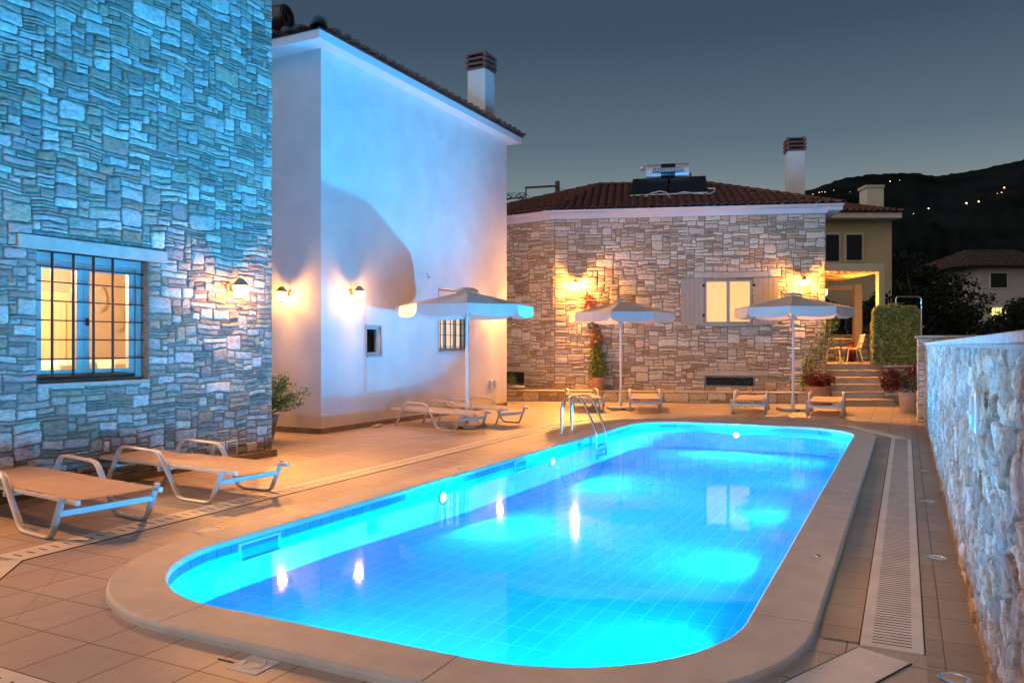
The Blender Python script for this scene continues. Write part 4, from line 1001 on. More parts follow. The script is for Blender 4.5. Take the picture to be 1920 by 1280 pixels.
# push to the surface shell
face = rs.randint(0, 4, n); dep = np.abs(rs.normal(0, .06, n))
V_ = np.where(face == 0, dep, V_); U_ = np.where(face == 1, dep, U_); U_ = np.where(face == 2, wid - dep, U_); Zz = np.where(face == 3, 1.58 - dep, Zz)
vn = VN(5); bul = vn.fbm(U_ * 2 + 3, Zz * 2 + 9, 3) * .36; V_ = V_ + bul * (face == 0); U_ = U_ + vn.fbm(V_ * 2, Zz * 3, 3) * .25 * ((face == 1) | (face == 2)); Zz = Zz + vn.fbm(U_ * 3, V_ * 3, 3) * .2 * (face == 3)
rd = .30; cx = np.clip(U_, 0, wid); # rounded corners
cu = np.minimum(np.minimum(U_, wid - U_), rd) - rd; cz = np.minimum(1.58 - Zz, rd) - rd; keep = (cu ** 2 + cz ** 2) < rd ** 2 * 1.25
U_, V_, Zz = U_[keep], V_[keep], Zz[keep]
a0 = (1634 - 960) / 1480 * 21.3
V_ = V_ * .7; Pn = np.outer((a0 + U_) * (1 + V_ / 21.3), np.array(r_)) + np.outer(21.25 + V_, np.array(f_)); Pn[:, 2] = 1.08 + Zz; Pn -= np.array(HO)
leaves('foliage', Pn, .088, M_leafh, hg, 4, .5)
k = MB()
for i in range(6): k.tube([f_ * 21.8 + r_ * (a0 + .2 + i * .15) - HO + Vector((0, 0, 1.05)), f_ * 21.8 + r_ * (a0 + .25 + i * .15) - HO + Vector((0, 0, 2.3))], .025, 6)
k.build('stems', M_wood, hg)

pg = thing('pergola', 'ochre lit timber pergola over the terrace beside the far stone house', 'pergola', D(1610, 22)); GO = Vector(pg.location)
k = MB(); cb(k, 1545, 1658, 21.6, 21.72, 3.62, 3.84, 21.6); rel(k, GO).build('front_beam', M_pergola, pg, bevel=.006)
k = MB(); cb(k, 1540, 1672, 26.2, 26.32, 3.42, 3.58, 24); rel(k, GO).build('rear_beam', M_pergola, pg, bevel=.006)
for i in range(9):
    k = MB(); a = (1546 - 960) / 1480 * 21.6 + i * .2; k.obox(Vector((0, 0, 0)), r_, f_, Vector((0, 0, 1)), a - .03 - i * .0, a + .03, 21.722, 26.6, 3.6, 3.72); rel(k, GO).build('rafter', M_pergola, pg, bevel=.004)
k = MB()
for i in range(14): d0 = 21.72 + i * .36; cb(k, 1543, 1661, d0, d0 + .33, 3.722, 3.75, 21.7)
rel(k, GO).build('roof_boards', M_pergola, pg)
for (pxa, pxb, d0, zt) in ((1648, 1660, 21.61, 3.618), (1603, 1617, 26.0, 3.6)):
    k = MB(); cb(k, pxa, pxb, d0, d0 + .2, TZ, zt); rel(k, GO).build('post', M_pergola, pg, bevel=.008)

# terrace furniture
def wire_chair(label, px, d, rz):
    p_ = D(px, d); t = thing('terrace_chair', label, 'chair', (p_.x, p_.y, TZ), rz, 'chairs on the terrace')
    k = MB(); # curved shell seat+back, wire mesh
    prof = [(.24, .43), (.2, .445), (.05, .42), (-.1, .41), (-.19, .45), (-.24, .58), (-.28, .72), (-.31, .84)]
    for i in range(9):
        y = -.2 + i * .05; k.tube([(a, y * (1 - .1 * abs(a)), b + (.02 if abs(y) > .15 else 0)) for a, b in prof], .009, 5)
    for a, b in prof: k.tube([(a, -.21, b + .02), (a, 0, b), (a, .21, b + .02)], .010, 5)
    k.build('seat_shell', M_trim, t, ang=80)
    for sx_ in (-1, 1):
        for sy_ in (-1, 1): MB().tube([(sx_ * .15, sy_ * .16, .42), (sx_ * .23 - .02, sy_ * .22, 0)], .015, 6).build('leg', M_trim, t)
    return t
wire_chair('pale wire chair on the terrace beside the pergola post, facing left', 1598, 23.6, R(200))
wire_chair('pale wire chair on the terrace half hidden by the far house corner', 1560, 23.9, R(20))
tb = D(1575, 24.5); t = thing('terrace_table', 'small round pale table behind the terrace chairs', 'table', (tb.x, tb.y, TZ))
MB().lathe([(.001, .70), (.38, .70), (.39, .71), (.39, .725), (.38, .73), (.001, .73)], 28).build('tabletop', M_trim, t); MB().tube([(0, 0, .03), (0, 0, .7)], .025, 10).build('column', M_trim, t); MB().lathe([(.22, 0), (.22, .015), (.05, .04), (.001, .04)], 20).build('foot', M_trim, t)
ub = D(1596, 25.4); t = thing('terracotta_urn', 'red brown urn standing on the terrace behind the wire chair', 'urn', (ub.x, ub.y, TZ))
MB().lathe([(.08, 0), (.13, .08), (.16, .25), (.15, .42), (.10, .52), (.07, .56), (.10, .62), (.085, .62), (.06, .56), (.001, .5)], 20).build('body', mat('urn_glaze', (.30, .05, .03), .4), t)

# shower
sp = D(1727.5, 18.3); t = thing('outdoor_shower', 'tall steel outdoor shower pole with flat head by right wall end', 'shower', (sp.x, sp.y, 0), YAW)
H1 = Zp(556, 18.3)
MB().tube([(0, 0, .9), (0, 0, H1 - .06), (-.02, 0, H1 - .018), (-.06, 0, H1), (-.53, 0, H1), (-.575, 0, H1 - .02), (-.59, 0, H1 - .06), (-.59, 0, H1 - .15)], .017, 10).build('pipe', M_steel, t, ang=80)
MB().lathe([(.001, 0), (.18, 0), (.185, .008), (.18, .014), (.03, .02), (.001, .03)], 24, (-.59, 0, H1 - .165)).build('shower_head', M_steel, t)
MB().tube([(-.09, 0, .98), (.09, 0, .98)], .022, 10).tube([(0, -.06, .98), (0, .0, .98)], .018, 8).build('tap', M_steel, t); MB().box(-.02, .06, -.02, .02, .93, .97).box(-.02, .06, -.02, .02, 2.0, 2.04).build('bracket', M_steel, t)

# ================================================================== RIGHT STONE WALL
rw = thing('garden_wall', 'rough rubble garden wall with pale coping along right side of the photo', 'wall', (.36, 8, 0)); RO = Vector(rw.location)
ys = np.concatenate([np.arange(1.2, 6, .014), np.arange(6, 10, .025), np.arange(10, 18.4, .05)]); zs = np.linspace(-.02, 1.60, 120)
Yg, Zg = np.meshgrid(ys, zs, indexing='ij'); v1 = VN(1); v2 = VN(2)
Yw = Yg + v1.fbm(Yg * 3, Zg * 4, 3) * .28; Zw = Zg + v2.fbm(Yg * 2.5, Zg * 4, 3) * .16
su, sv = .19, .115
gi = Yw / su; gj = Zw / sv; bi = np.floor(gi).astype(int); bj = np.floor(gj).astype(int)
Rt = np.random.RandomState(9).rand(300, 60, 8)
F1d = np.full(Yg.shape, 9.); F2d = np.full(Yg.shape, 9.); ID = np.zeros(Yg.shape + (2,), int)
for di in (-1, 0, 1):
    for dj in (-2, -1, 0, 1, 2):
        ii = bi + di; jj = bj + dj; q_ = Rt[ii % 300, jj % 60]
        dx = (ii + .1 + .8 * q_[..., 0] - gi) * 1.0; dy = (jj + .05 + .9 * q_[..., 1] - gj) * .9
        dd = np.maximum(np.abs(dx), np.abs(dy)) * .55 + np.sqrt(dx * dx + dy * dy) * .45 + q_[..., 4] * .18
        m_ = dd < F1d; F2d = np.where(m_, F1d, np.minimum(F2d, dd)); ID[..., 0] = np.where(m_, ii, ID[..., 0]); ID[..., 1] = np.where(m_, jj, ID[..., 1]); F1d = np.where(m_, dd, F1d)
edge = (F2d - F1d) + v1.fbm(Yg * 22, Zg * 22, 2) * .10; q_ = Rt[ID[..., 0] % 300, ID[..., 1] % 60]
k_ = np.clip((edge - .03) / .09, 0, 1); k_ = k_ * k_ * (3 - 2 * k_)
tilt = (q_[..., 5] - .5) * (gi - ID[..., 0] - .5) * .02 + (q_[..., 6] - .5) * (gj - ID[..., 1] - .5) * .03
h_ = k_ * (.016 + .020 * q_[..., 2] + tilt) + v2.fbm(Yg * 9, Zg * 12, 5) * .022 * (.3 + k_) - np.abs(v1.fbm(Yg * 14, Zg * 10 + 3, 4)) * .03 * k_ + v1.fbm(Yg * 40, Zg * 44, 2) * .009
pal = np.array([(.38, .33, .27), (.44, .38, .31), (.27, .21, .16), (.37, .28, .20), (.52, .47, .40), (.31, .28, .25)])
col = pal[(q_[..., 3] * 5.99).astype(int)] * (.8 + .4 * q_[..., 7])[..., None]
mort = np.array((.20, .15, .11)); kk = np.clip((edge - .03) / .10, 0, 1)[..., None]; col = mort * (1 - kk) + col * kk
ryel = np.clip(v1.fbm(Yg * 1.7 + 7, Zg * 2.2, 4) * 5 + .1, 0, 1)[..., None]; col = col * (1 - ryel * (1 - np.array((1.05, .80, .62))))
grid_obj('stonework', .375 - h_ - RO.x, Yg - RO.y, Zg, M_stone_near, rw, col)
k = MB().box(.385, .62, 1.0, 18.42, 0, 1.6); rel(k, RO).build('core', M_mortar, rw)
k = MB()
yy = 1.0; i = 0
while yy < 18.3:
    L = .9; z0 = 1.605
    k.box(.315, .68, yy + .003, min(yy + L - .003, 18.45), z0, z0 + .042); yy += L
rel(k, RO).build('coping', mat('wall_cap_stone', (.30, .28, .25), .85, noise=.25, nscale=9, bump=.5, bscale=40), rw, bevel=.006)
k = MB().box(.33, .65, 1.0, 18.42, 1.585, 1.604); rel(k, RO).build('mortar_bed', M_mortar, rw)
wp = thing('wall_pier', 'short stone pier with flat cap where the right wall ends', 'pier', (.5, 19.2, 0)); QO = Vector(wp.location)
k = MB().box(.24, .9, 18.5, 19.6, 0, 1.75); rel(k, QO).build('core', M_mortar, wp)
FR = Frame((.24, 18.5), 90, True); FS = Frame((.24, 18.5), 0)
rel(masonry(FR, 0, 1.1, 0, 1.75, [], 51, PALB, .09, .06, .15, (.008, .02)), QO).build('stonework', M_stone, wp, col=True, ang=50)
rel(masonry(FS, 0, .66, 0, 1.75, [], 52, PALB, .09, .06, .15, (.008, .02)), QO).build('stonework', M_stone, wp, col=True, ang=50)
k = MB().box(.18, 1.9, 18.44, 19.66, 1.75, 1.80); rel(k, QO).build('cap', M_lintel, wp, bevel=.006)
bw = thing('boundary_wall', 'dark low boundary wall behind the stone pier', 'wall', (3, 22.5, 0)); BO = Vector(bw.location)
k = MB().box(.9, 14, 22.4, 22.7, 0, 1.72); rel(k, BO).build('body', M_mortar, bw); k = MB().box(.85, 14.05, 22.35, 22.75, 1.72, 1.78); rel(k, BO).build('cap', M_lintel, bw, bevel=.006)
# unlit oval bulkhead on right wall
t = thing('bulkhead_light', 'unlit white oval bulkhead lamp on the right stone wall', 'wall light', (.315, 4.46, 1.27), 0)
k = MB().lathe([(.105, 0), (.105, .02), (.09, .035), (.001, .035)], 24, (0, 0, 0), (-1, 0, 0)); k.v = [(x * .5, y * .5, z * 1.0) for x, y, z in k.v]; k.build('base', M_plast, t)
k = MB().lathe([(.085, .03), (.08, .055), (.05, .072), (.001, .078)], 24, (0, 0, 0), (-1, 0, 0)); k.v = [(x * .5, y * .5, z * 1.0) for x, y, z in k.v]; k.build('diffuser', mat('opal', (.40, .42, .38), .3), t, ang=60)
MB().box(-.042, -.02, -.036, .036, -.006, .006).build('guard_bar', M_plast, t, bevel=.003)

# ================================================================== LOUNGERS
def make_lounger(label):
    """local: x along length, foot end +x, origin under centre"""
    t = thing('sun_lounger', label, 'sun lounger', (0, 0, 0), 0, 'sun loungers with beige slings round the pool')
    zs_ = .335
    for s_ in (-1, 1):
        y = s_ * .335; r_ = .0
        P = [(-.80, y, 0), (-.60, y, .38)]; P += [(-.575, y, .425), (-.53, y, .455), (-.46, y, .465), (-.06, y, .455), (.0, y, .44), (.04, y, .405), (.07, y, .36), (.26, y, .07), (.29, y, .035), (.34, y, .016), (.40, y, .014), (.64, y, .014), (.70, y, .022), (.735, y, .05), (.87, y, .345)]
        k = MB()
        # flat oval section
        k.tube(P, .019, 12, sx=1.3, sy=.8); k.build('side_frame', M_alu, t, ang=60)
        k = MB().box(-.98, .98, s_ * .29 - .012, s_ * .29 + .012, zs_ - .04, zs_ - .008); rl = k.build('rail', M_alu, t, bevel=.004)
        MB().box(.98, .987, s_ * .29 - .015, s_ * .29 + .015, zs_ - .043, zs_ - .004).build('end_cap', M_plast, rl)
    k = MB().box(-.98, -.30, -.278, .278, zs_ - .022, zs_ - .012).box(-.292, .96, -.278, .278, zs_ - .022, zs_ - .012)
    # slight sag
    k = MB(); nx, ny = 24, 8
    for (xa, xb) in ((-.985, -.30), (-.292, .965)):
        vs = []; fs = []
        for i in range(nx + 1):
            for j in range(ny + 1):
                u = i / nx; v = j / ny; vs.append((xa + (xb - xa) * u, -.285 + .57 * v, zs_ - .004 - .012 * math.sin(math.pi * v) * (.4 + .6 * math.sin(math.pi * u))))
        for i in range(nx):
            for j in range(ny): a = i * (ny + 1) + j; fs.append((a, a + ny + 1, a + ny + 2, a + 1))
        k.add(vs, fs)
    k.build('sling', M_sling, t)
    k = MB(); k.bar((.815, -.33, .215), (.815, .33, .215), .022, .05); k.build('foot_crossbar', M_alu, t, bevel=.004)
    k = MB(); k.bar((-.02, -.32, .27), (-.02, .32, .27), .022, .045); k.build('mid_crossbar', M_alu, t, bevel=.004)
    k = MB(); k.bar((-.66, -.32, .25), (-.66, .32, .25), .022, .03); k.tube([(-.66, -.24, .25), (-.32, -.24, .30)], .01, 6); k.tube([(-.66, .24, .25), (-.32, .24, .30)], .01, 6); k.build('backrest_support', M_alu, t)
    return t
L0 = make_lounger('beige lounger cut off by the left edge of the photo')
def place(L, foot, ang, label=None, sc=(1.06, 1.1, 1.04)):
    a = R(ang); h = .98 * sc[0]; c = Vector((foot[0] - math.cos(a) * h, foot[1] - math.sin(a) * h, 0))
    if L is None: L = dup(L0, c, a, label)
    else: L.location = c; L.rotation_euler = (0, 0, a)
    L.scale = sc
    return L
place(L0, (-5.93, 4.49), -7, None, (1.17, 1.24, 1.05))
place(None, (-5.92, 6.12), -4, 'beige lounger on paving in front of the louvred wall vents', (1.17, 1.16, 1.05))
place(None, (-7.10, 12.88), -13, 'beige lounger nearest the camera beside white house, under the parasol')
place(None, (-6.92, 14.15), -14, 'beige lounger behind the parasol pole beside the long white wall')
place(None, (-6.75, 17.7), -60, 'beige lounger left of the middle parasol pole, partly behind the ladder')
place(None, (-5.48, 18.05), -72, 'beige lounger right of the middle parasol pole')
place(None, (-3.22, 18.48), -84, 'beige lounger left of the parasol by the steps')
place(None, (-1.62, 18.72), -88, 'beige lounger right of the parasol at the foot of the steps')

# ================================================================== PARASOLS
def make_parasol(label, Rr=1.3, zr=2.36, za=2.66, rot=0):
    t = thing('parasol', label, 'parasol', (0, 0, 0), rot, 'cream octagonal parasols round the pool')
    MB().box(-.30, .30, -.30, .30, 0, .07).build('base_slab', M_concrete, t, bevel=.02)
    MB().box(-.05, .05, -.302, -.295, .01, .04).build('base_handle', M_dark, t)
    MB().lathe([(.045, .07), (.045, .2), (.034, .21), (.034, .36), (.001, .36)], 16).build('pole_sleeve', M_white, t)
    MB().tube([(0, 0, .1), (0, 0, za - .02)], .027, 14).build('pole', M_white, t)
    V8 = [(Rr * math.cos(R(22.5 + 45 * i)), Rr * math.sin(R(22.5 + 45 * i))) for i in range(8)]
    k = MB(); nr, ns = 8, 6
    for i in range(8):
        a = V8[i]; b = V8[(i + 1) % 8]; vs = []; fs = []
        for p in range(nr + 1):
            tt = .10 + .90 * p / nr
            for q_ in range(ns + 1):
                s_ = q_ / ns; x = (a[0] + (b[0] - a[0]) * s_) * tt; y = (a[1] + (b[1] - a[1]) * s_) * tt
                z = za - (za - zr) * tt - .02 * math.sin(math.pi * s_) * tt * math.sin(math.pi * min(1, tt)) - .01 * math.sin(math.pi * s_) * tt
                vs.append((x, y, z))
        for p in range(nr):
            for q_ in range(ns): o_ = p * (ns + 1) + q_; fs.append((o_, o_ + ns + 1, o_ + ns + 2, o_ + 1))
        k.add(vs, fs)
    can = k.build('canopy', M_canvas, t, ang=14)
    k = MB(); rng = random.Random(5)
    for i in range(8):
        a = V8[i]; b = V8[(i + 1) % 8]; vs = []; fs = []; n_ = 14
        for q_ in range(n_ + 1):
            s_ = q_ / n_; x = a[0] + (b[0] - a[0]) * s_; y = a[1] + (b[1] - a[1]) * s_
            zt = zr - .01 * math.sin(math.pi * s_); drop = .20 + .03 * math.sin(math.pi * s_) - (.07 if q_ in (0, n_) else 0)
            wv = .012 * math.sin(q_ * 1.9 + i * 2)
            for m_ in range(4):
                f = m_ / 3; sc = 1 + (wv * f + .012 * f) / Rr; vs.append((x * sc, y * sc, zt - drop * f))
        for q_ in range(n_):
            for m_ in range(3): o_ = q_ * 4 + m_; fs.append((o_, o_ + 1, o_ + 5, o_ + 4))
        k.add(vs, fs)
    k.build('valance', M_vcanvas, can, ang=30)
    k = MB()
    for i in range(8):
        a = V8[i]; b = V8[(i + 1) % 8]; vs = []; fs = []
        for p in range(4):
            f = p / 3
            for q_ in range(5):
                s_ = q_ / 4; g = .06 + .15 * f; arch = math.sin(math.pi * s_) * f * .045
                vs.append(((a[0] + (b[0] - a[0]) * s_) * g, (a[1] + (b[1] - a[1]) * s_) * g, za + .06 - .10 * f ** 1.6 + arch * .7))
        for p in range(3):
            for q_ in range(4): o_ = p * 5 + q_; fs.append((o_, o_ + 5, o_ + 6, o_ + 1))
        k.add(vs, fs)
    k.build('vent_cap', M_vcanvas, can, ang=60)
    for i in range(8):
        a = V8[i]; rb = MB(); rb.bar((a[0] * .03, a[1] * .03, za - .05), (a[0] * .985, a[1] * .985, zr - .015), .014, .02); ro = rb.build('rib', M_alu, t)
        MB().bar((a[0] * .03, a[1] * .03, zr - .22), (a[0] * .5, a[1] * .5, (za + zr) / 2 - .04), .01, .014).build('strut', M_alu, ro)
    MB().lathe([(.045, zr - .26), (.05, zr - .22), (.045, zr - .18), (.03, zr - .17)], 12).build('runner', M_plast, t)
    MB().lathe([(.04, za - .09), (.045, za - .02), (.02, za + .07), (.001, za + .08)], 12).build('hub', M_plast, t)
    return t
P0 = make_parasol('cream parasol in front of the long white wall, largest in the photo'); P0.location = (-7.66, 13.38, 0); P0.rotation_euler = (0, 0, R(8))
u2 = D(1164, 19.7); dup(P0, (u2.x, u2.y, 0), R(31), 'cream parasol behind the ladder in front of the potted climber', 1.015)
u3 = D(1487, 19.3); dup(P0, (u3.x, u3.y, 0), R(27), 'cream parasol between the two loungers near the steps', 1.06)

# ================================================================== PLANTS
def pot(t, prof, m): return MB().lathe(prof, 28).build('pot', m, t)
def blob(rs, n, c, rad, shell=.5):
    d = rs.normal(size=(n, 3)); d /= np.linalg.norm(d, axis=1)[:, None]; q = (shell + (1 - shell) * rs.rand(n)) ** .7
    return np.array(c) + d * q[:, None] * np.array(rad)
# oleander in a pot behind the stone house corner
t = thing('potted_oleander', 'bushy green oleander in pot at the corner between stone and white houses', 'potted plant', (-9.66, 10.02, 0))
pot(t, [(.13, 0), (.16, .02), (.2, .25), (.24, .40), (.25, .42), (.22, .42), (.2, .38), (.001, .38)], M_plinth)
rs = np.random.RandomState(8); k = MB(); PP = []; OO = []
for i in range(40):
    a = rs.uniform(0, 6.28); tip = Vector((.26 + math.cos(a) * rs.uniform(.12, .5), .12 + math.sin(a) * rs.uniform(.12, .5), rs.uniform(.58, 1.08)))
    if tip.z > .9: tip.x *= .6; tip.y *= .6
    base_ = Vector((rs.uniform(-.05, .05), rs.uniform(-.05, .05), .38)); mid = base_.lerp(tip, .5) + Vector((0, 0, .06))
    k.tube([base_, mid, tip], .007, 5, rs=[.009, .006, .003])
    for j in range(46):
        f = rs.uniform(.4, 1.08); p_ = base_.lerp(tip, f) if f > .5 else base_.lerp(mid, f * 2); PP.append(p_ + Vector(rs.normal(0, .035, 3)))
k.build('stems', M_wood, t); leaves('foliage', np.array(PP), .075, M_leaf, t, 9, .28)
# bougainvillea on the bench
pb = F3.p(1.0, .315, .26); t = thing('potted_climber', 'terracotta pot with tall red flowering climber on the far house bench', 'potted plant', pb)
pot(t, [(.155, 0), (.165, .02), (.185, .30), (.195, .36), (.2, .37), (.175, .37), (.16, .33), (.001, .33)], M_terra)
rs = np.random.RandomState(12); k = MB()
for i in range(5): k.tube([(rs.uniform(-.03, .03), rs.uniform(-.03, .03), .33), (rs.uniform(-.1, .1), .05, .9), (rs.uniform(-.15, .15), .1, 1.5), (rs.uniform(-.3, .1), .15, 2.2)], .01, 5)
k.build('stems', M_wood, t)
A = np.concatenate([blob(rs, 900, (0.02, 0, .6), (.34, .22, .30), .2), blob(rs, 700, (-.02, 0.02, .95), (.28, .2, .32), .2), blob(rs, 420, (-.08, .06, 1.35), (.20, .14, .35), .2), blob(rs, 160, (-.2, .1, 1.9), (.22, .1, .5), .2)])
leaves('foliage', A, .07, M_leaf, t, 13, .45)
A = np.concatenate([blob(rs, 90, (-.05, .03, 1.45), (.22, .15, .3), .3), blob(rs, 70, (-.22, .08, 2.25), (.30, .1, .45), .3), blob(rs, 50, (-.35, .1, 2.65), (.12, .06, .2), .3)])
leaves('flowers', A, .065, M_flower, t, 14, .8)
# plants at right corner of the far house
pc = F3.p(6.95, 0, .62); t = thing('potted_climber', 'wide barrel pot with dark red flowers and trellised vine left of the steps', 'potted plant', pc)
pot(t, [(.25, 0), (.27, .02), (.31, .25), (.30, .45), (.31, .49), (.32, .50), (.28, .50), (.26, .45), (.001, .45)], M_terra)
rs = np.random.RandomState(15)
leaves('red_foliage', blob(rs, 900, (.02, 0, .66), (.42, .32, .2), .3), .07, M_leafr, t, 16, .7)
leaves('foliage', np.concatenate([blob(rs, 420, (-.28, .15, .95), (.22, .15, .42), .2), blob(rs, 500, (-.02, .3, 1.4), (.26, .16, .55), .2), blob(rs, 420, (.18, .35, 1.95), (.2, .14, .45), .2), blob(rs, 260, (.35, .3, 2.25), (.2, .12, .3), .2), blob(rs, 160, (-.35, .1, .62), (.2, .2, .15), .2)]), .07, M_leaf, t, 17, .4)
k = MB()
for i in range(4): k.tube([(-.15 + i * .1, .1, .45), (-.1 + i * .13, .28, 2.3)], .009, 5)
k.build('trellis', M_shutter, t)
# pot by the right wall
pd = D(1706, 19.0); t = thing('potted_shrub', 'dark red and green shrub in pale pot beside the right wall end', 'potted plant', (pd.x, pd.y, 0))
pot(t, [(.2, .03), (.21, .05), (.245, .36), (.262, .44), (.27, .45), (.27, .475), (.24, .475), (.23, .42), (.001, .42)], M_terra2)
MB().lathe([(.19, 0), (.22, .0), (.23, .03), (.001, .03)], 24).build('saucer', M_terra2, t)
rs = np.random.RandomState(19)
leaves('foliage', np.concatenate([blob(rs, 1400, (.05, 0, .72), (.46, .4, .3), .2)]), .06, leaf_mat('leaves_olive', (.035, .04, .02), (.09, .08, .05)), t, 20, .45)
leaves('red_foliage', np.concatenate([blob(rs, 700, (-.42, 0, .75), (.26, .3, .3), .3), blob(rs, 250, (.15, 0, .98), (.3, .3, .14), .3)]), .07, M_leafr, t, 21, .7)
# small plant and bowl left of the well window
pe = F3.p(-1.35, .315, .22); t = thing('plant_bowl', 'white bowl with a small leafy plant on ledge by the low barred window', 'potted plant', pe)
pot(t, [(.12, 0), (.2, .03), (.26, .09), (.25, .1), (.2, .06), (.001, .05)], M_plast); rs = np.random.RandomState(22)
leaves('foliage', blob(rs, 260, (-.14, 0, .26), (.16, .14, .22), .2), .06, M_leaf, t, 23, .35)

# small fittings on the white house
t = thing('garden_tap', 'brass double garden tap on the narrow white wall', 'tap', (-9.98, 11.16, .87), R(-90))
MB().tube([(0, 0, 0), (.06, 0, 0), (.10, 0, -.02), (.11, 0, -.06)], .012, 8).build('spout', M_brass, t); MB().lathe([(.02, 0), (.024, .02), (.001, .02)], 8, (.06, -.05, .02)).lathe([(.02, 0), (.024, .02), (.001, .02)], 8, (.06, .05, .02)).tube([(.06, -.05, 0), (.06, .05, 0)], .01, 8).tube([(.06, -.05, 0), (.06, -.05, .03)], .008, 6).tube([(.06, .05, 0), (.06, .05, .03)], .008, 6).build('handles', M_brass, t)
for i, (y, z) in enumerate(((17.62, .62), (17.85, .62))):
    t = thing('outdoor_socket', ('left' if i == 0 else 'right') + ' one of two white socket boxes low on long white wall', 'socket', (-9.4, y, z), 0, 'white socket boxes low on the white wall')
    MB().box(0, .05, -.06, .06, -.1, .1).build('box', M_plast, t, bevel=.01); MB().box(.05, .06, -.045, .045, -.02, .08).build('cover', M_plast, t, bevel=.006)
t = thing('motion_sensor', 'small white sensor high on the long white wall above the parasol', 'sensor', (-9.4, 14.7, 3.12), 0)
MB().box(0, .03, -.03, .03, -.02, .06).build('base', M_plast, t, bevel=.006); MB().lathe([(.001, -.05), (.03, -.03), (.035, 0), (.001, .01)], 14, (.05, 0, -.01)).build('head', M_plast, t)
t = thing('low_vent', 'small flat stone block lying at the foot of long white wall', 'block', (-9.22, 12.6, 0), R(8)); MB().box(-.06, .06, -.13, .13, 0, .05).build('block', M_concrete, t, bevel=.006)

# ================================================================== BEYOND
yh = thing('ochre_house', 'ochre two storey house with dark shuttered windows behind the pergola', 'house', D(1600, 34)); YO = Vector(yh.location)
def yb(name, m, px0, px1, d0, d1, py0, py1, par=yh, bev=0):
    k = MB(); cb(k, px0, px1, d0, d1, Zp(py1, d0), Zp(py0, d0)); return rel(k, YO).build(name, m, par, bevel=bev, smooth=False)
yb('upper_wall', M_yellow, 1500, 1672, 34, 42, 402, 590); yb('lower_wall', M_trim, 1500, 1640, 35, 42, 588, 672)
yb('eave', M_trim, 1490, 1692, 33.2, 42.5, 398, 409, bev=.03); yb('floor_band', M_trim, 1500, 1675, 33.95, 42, 587, 594)
for a, b, c, d in ((1549, 1573, 440, 489), (1588, 1616, 440, 487)):
    w_ = yb('window', M_trim, a - 4, b + 4, 33.93, 34.1, c - 4, d + 4); k = yb('shutter', M_darkwin, a, b, 33.88, 33.925, c, d, w_)
for a, b in ((1560, 1584), (1602, 1634)):
    w_ = yb('door', M_trim, a - 4, b + 4, 34.93, 35.1, 548, 668); yb('door_leaf', M_darkwin, a, b, 34.88, 34.925, 553, 668, w_)
k = MB(); a0 = r_ * ((1488 - 960) / 1480 * 33.2) + f_ * 33.1; a1 = r_ * ((1694 - 960) / 1480 * 33.2) + f_ * 33.1; zz = Zp(398, 33.2); a0.z = a1.z = zz + .01
b1 = a1 + f_ * 9.5; b0 = a0 + f_ * 9.5; rr0 = a0 + r_ * 0 + f_ * 4.7 + Vector((0, 0, 1.35)); rr1 = a1 - r_ * 2.6 + f_ * 4.7 + Vector((0, 0, 1.35))
tiled_face(k, a0, a1, [rr1, rr0], sp=.26, seed=30); tiled_face(k, a1, b1, [rr1], sp=.26, seed=31); tiled_face(k, b1, b0, [rr0, rr1], sp=.26, seed=32); ridge_tiles(k, a1, rr1); rel(k, YO).build('roof', M_tile_roof, yh, ang=50)
k = MB(); cb(k, 1626, 1657, 36, 36.8, 7.2, Zp(352, 36)); ck = rel(k, YO).build('chimney', M_trim, yh); k = MB(); cb(k, 1624, 1659, 35.95, 36.85, Zp(352, 36), Zp(347, 36)); rel(k, YO).build('chimney_cap', M_lintel, ck)

# far pale house
vh = thing('pale_house', 'distant pale house with tiled roof and one lit window, right edge', 'house', D(1880, 62)); VO = Vector(vh.location)
def vb(name, m, px0, px1, d0, d1, py0, py1, par=vh):
    k = MB(); cb(k, px0, px1, d0, d1, Zp(py1, d0), Zp(py0, d0)); return rel(k, VO).build(name, m, par, smooth=False)
vb('wall', M_farhouse, 1838, 2010, 62, 72, 498, 655); vb('side_wing', M_farhouse, 1816, 1840, 63.5, 72, 500, 655)
k = MB(); g0 = r_ * ((1806 - 960) / 1480 * 61) + f_ * 61; g1 = r_ * ((2030 - 960) / 1480 * 61) + f_ * 61; g0.z = g1.z = Zp(499, 61)
q0 = g0 + f_ * 12; q1 = g1 + f_ * 12; s0 = g0 + r_ * 2.9 + f_ * 5 + Vector((0, 0, 1.75)); s1 = g1 - r_ * 2 + f_ * 5 + Vector((0, 0, 1.75))
tiled_face(k, g0, g1, [s1, s0], sp=.32, w=.28, h=.1, row=.45, seed=40); tiled_face(k, q0, g0, [s0], sp=.32, w=.28, h=.1, row=.45, seed=41); rel(k, VO).build('roof', M_fartile, vh, ang=50)
wv = vb('window', M_trim, 1856, 1890, 61.93, 62.1, 510, 541); vb('pane', M_darkwin, 1858, 1888, 61.9, 61.925, 512, 539, wv)
wv = vb('window', M_trim, 1858, 1888, 61.93, 62.1, 574, 603); 
vb('lit_pane', M_farlit, 1860, 1886, 61.9, 61.925, 577, 601, wv)
k = MB()
for q_ in (.25, .5, .75): k2 = 1860 + 26 * q_; cb(k, k2 - .5, k2 + .5, 61.86, 61.88, Zp(601, 62), Zp(577, 62), 61.9)
for py in (585, 593): cb(k, 1860, 1886, 61.84, 61.855, Zp(py + .5, 62), Zp(py - .5, 62), 61.9)
rel(k, VO).build('glazing_bar', M_darkwin, wv)

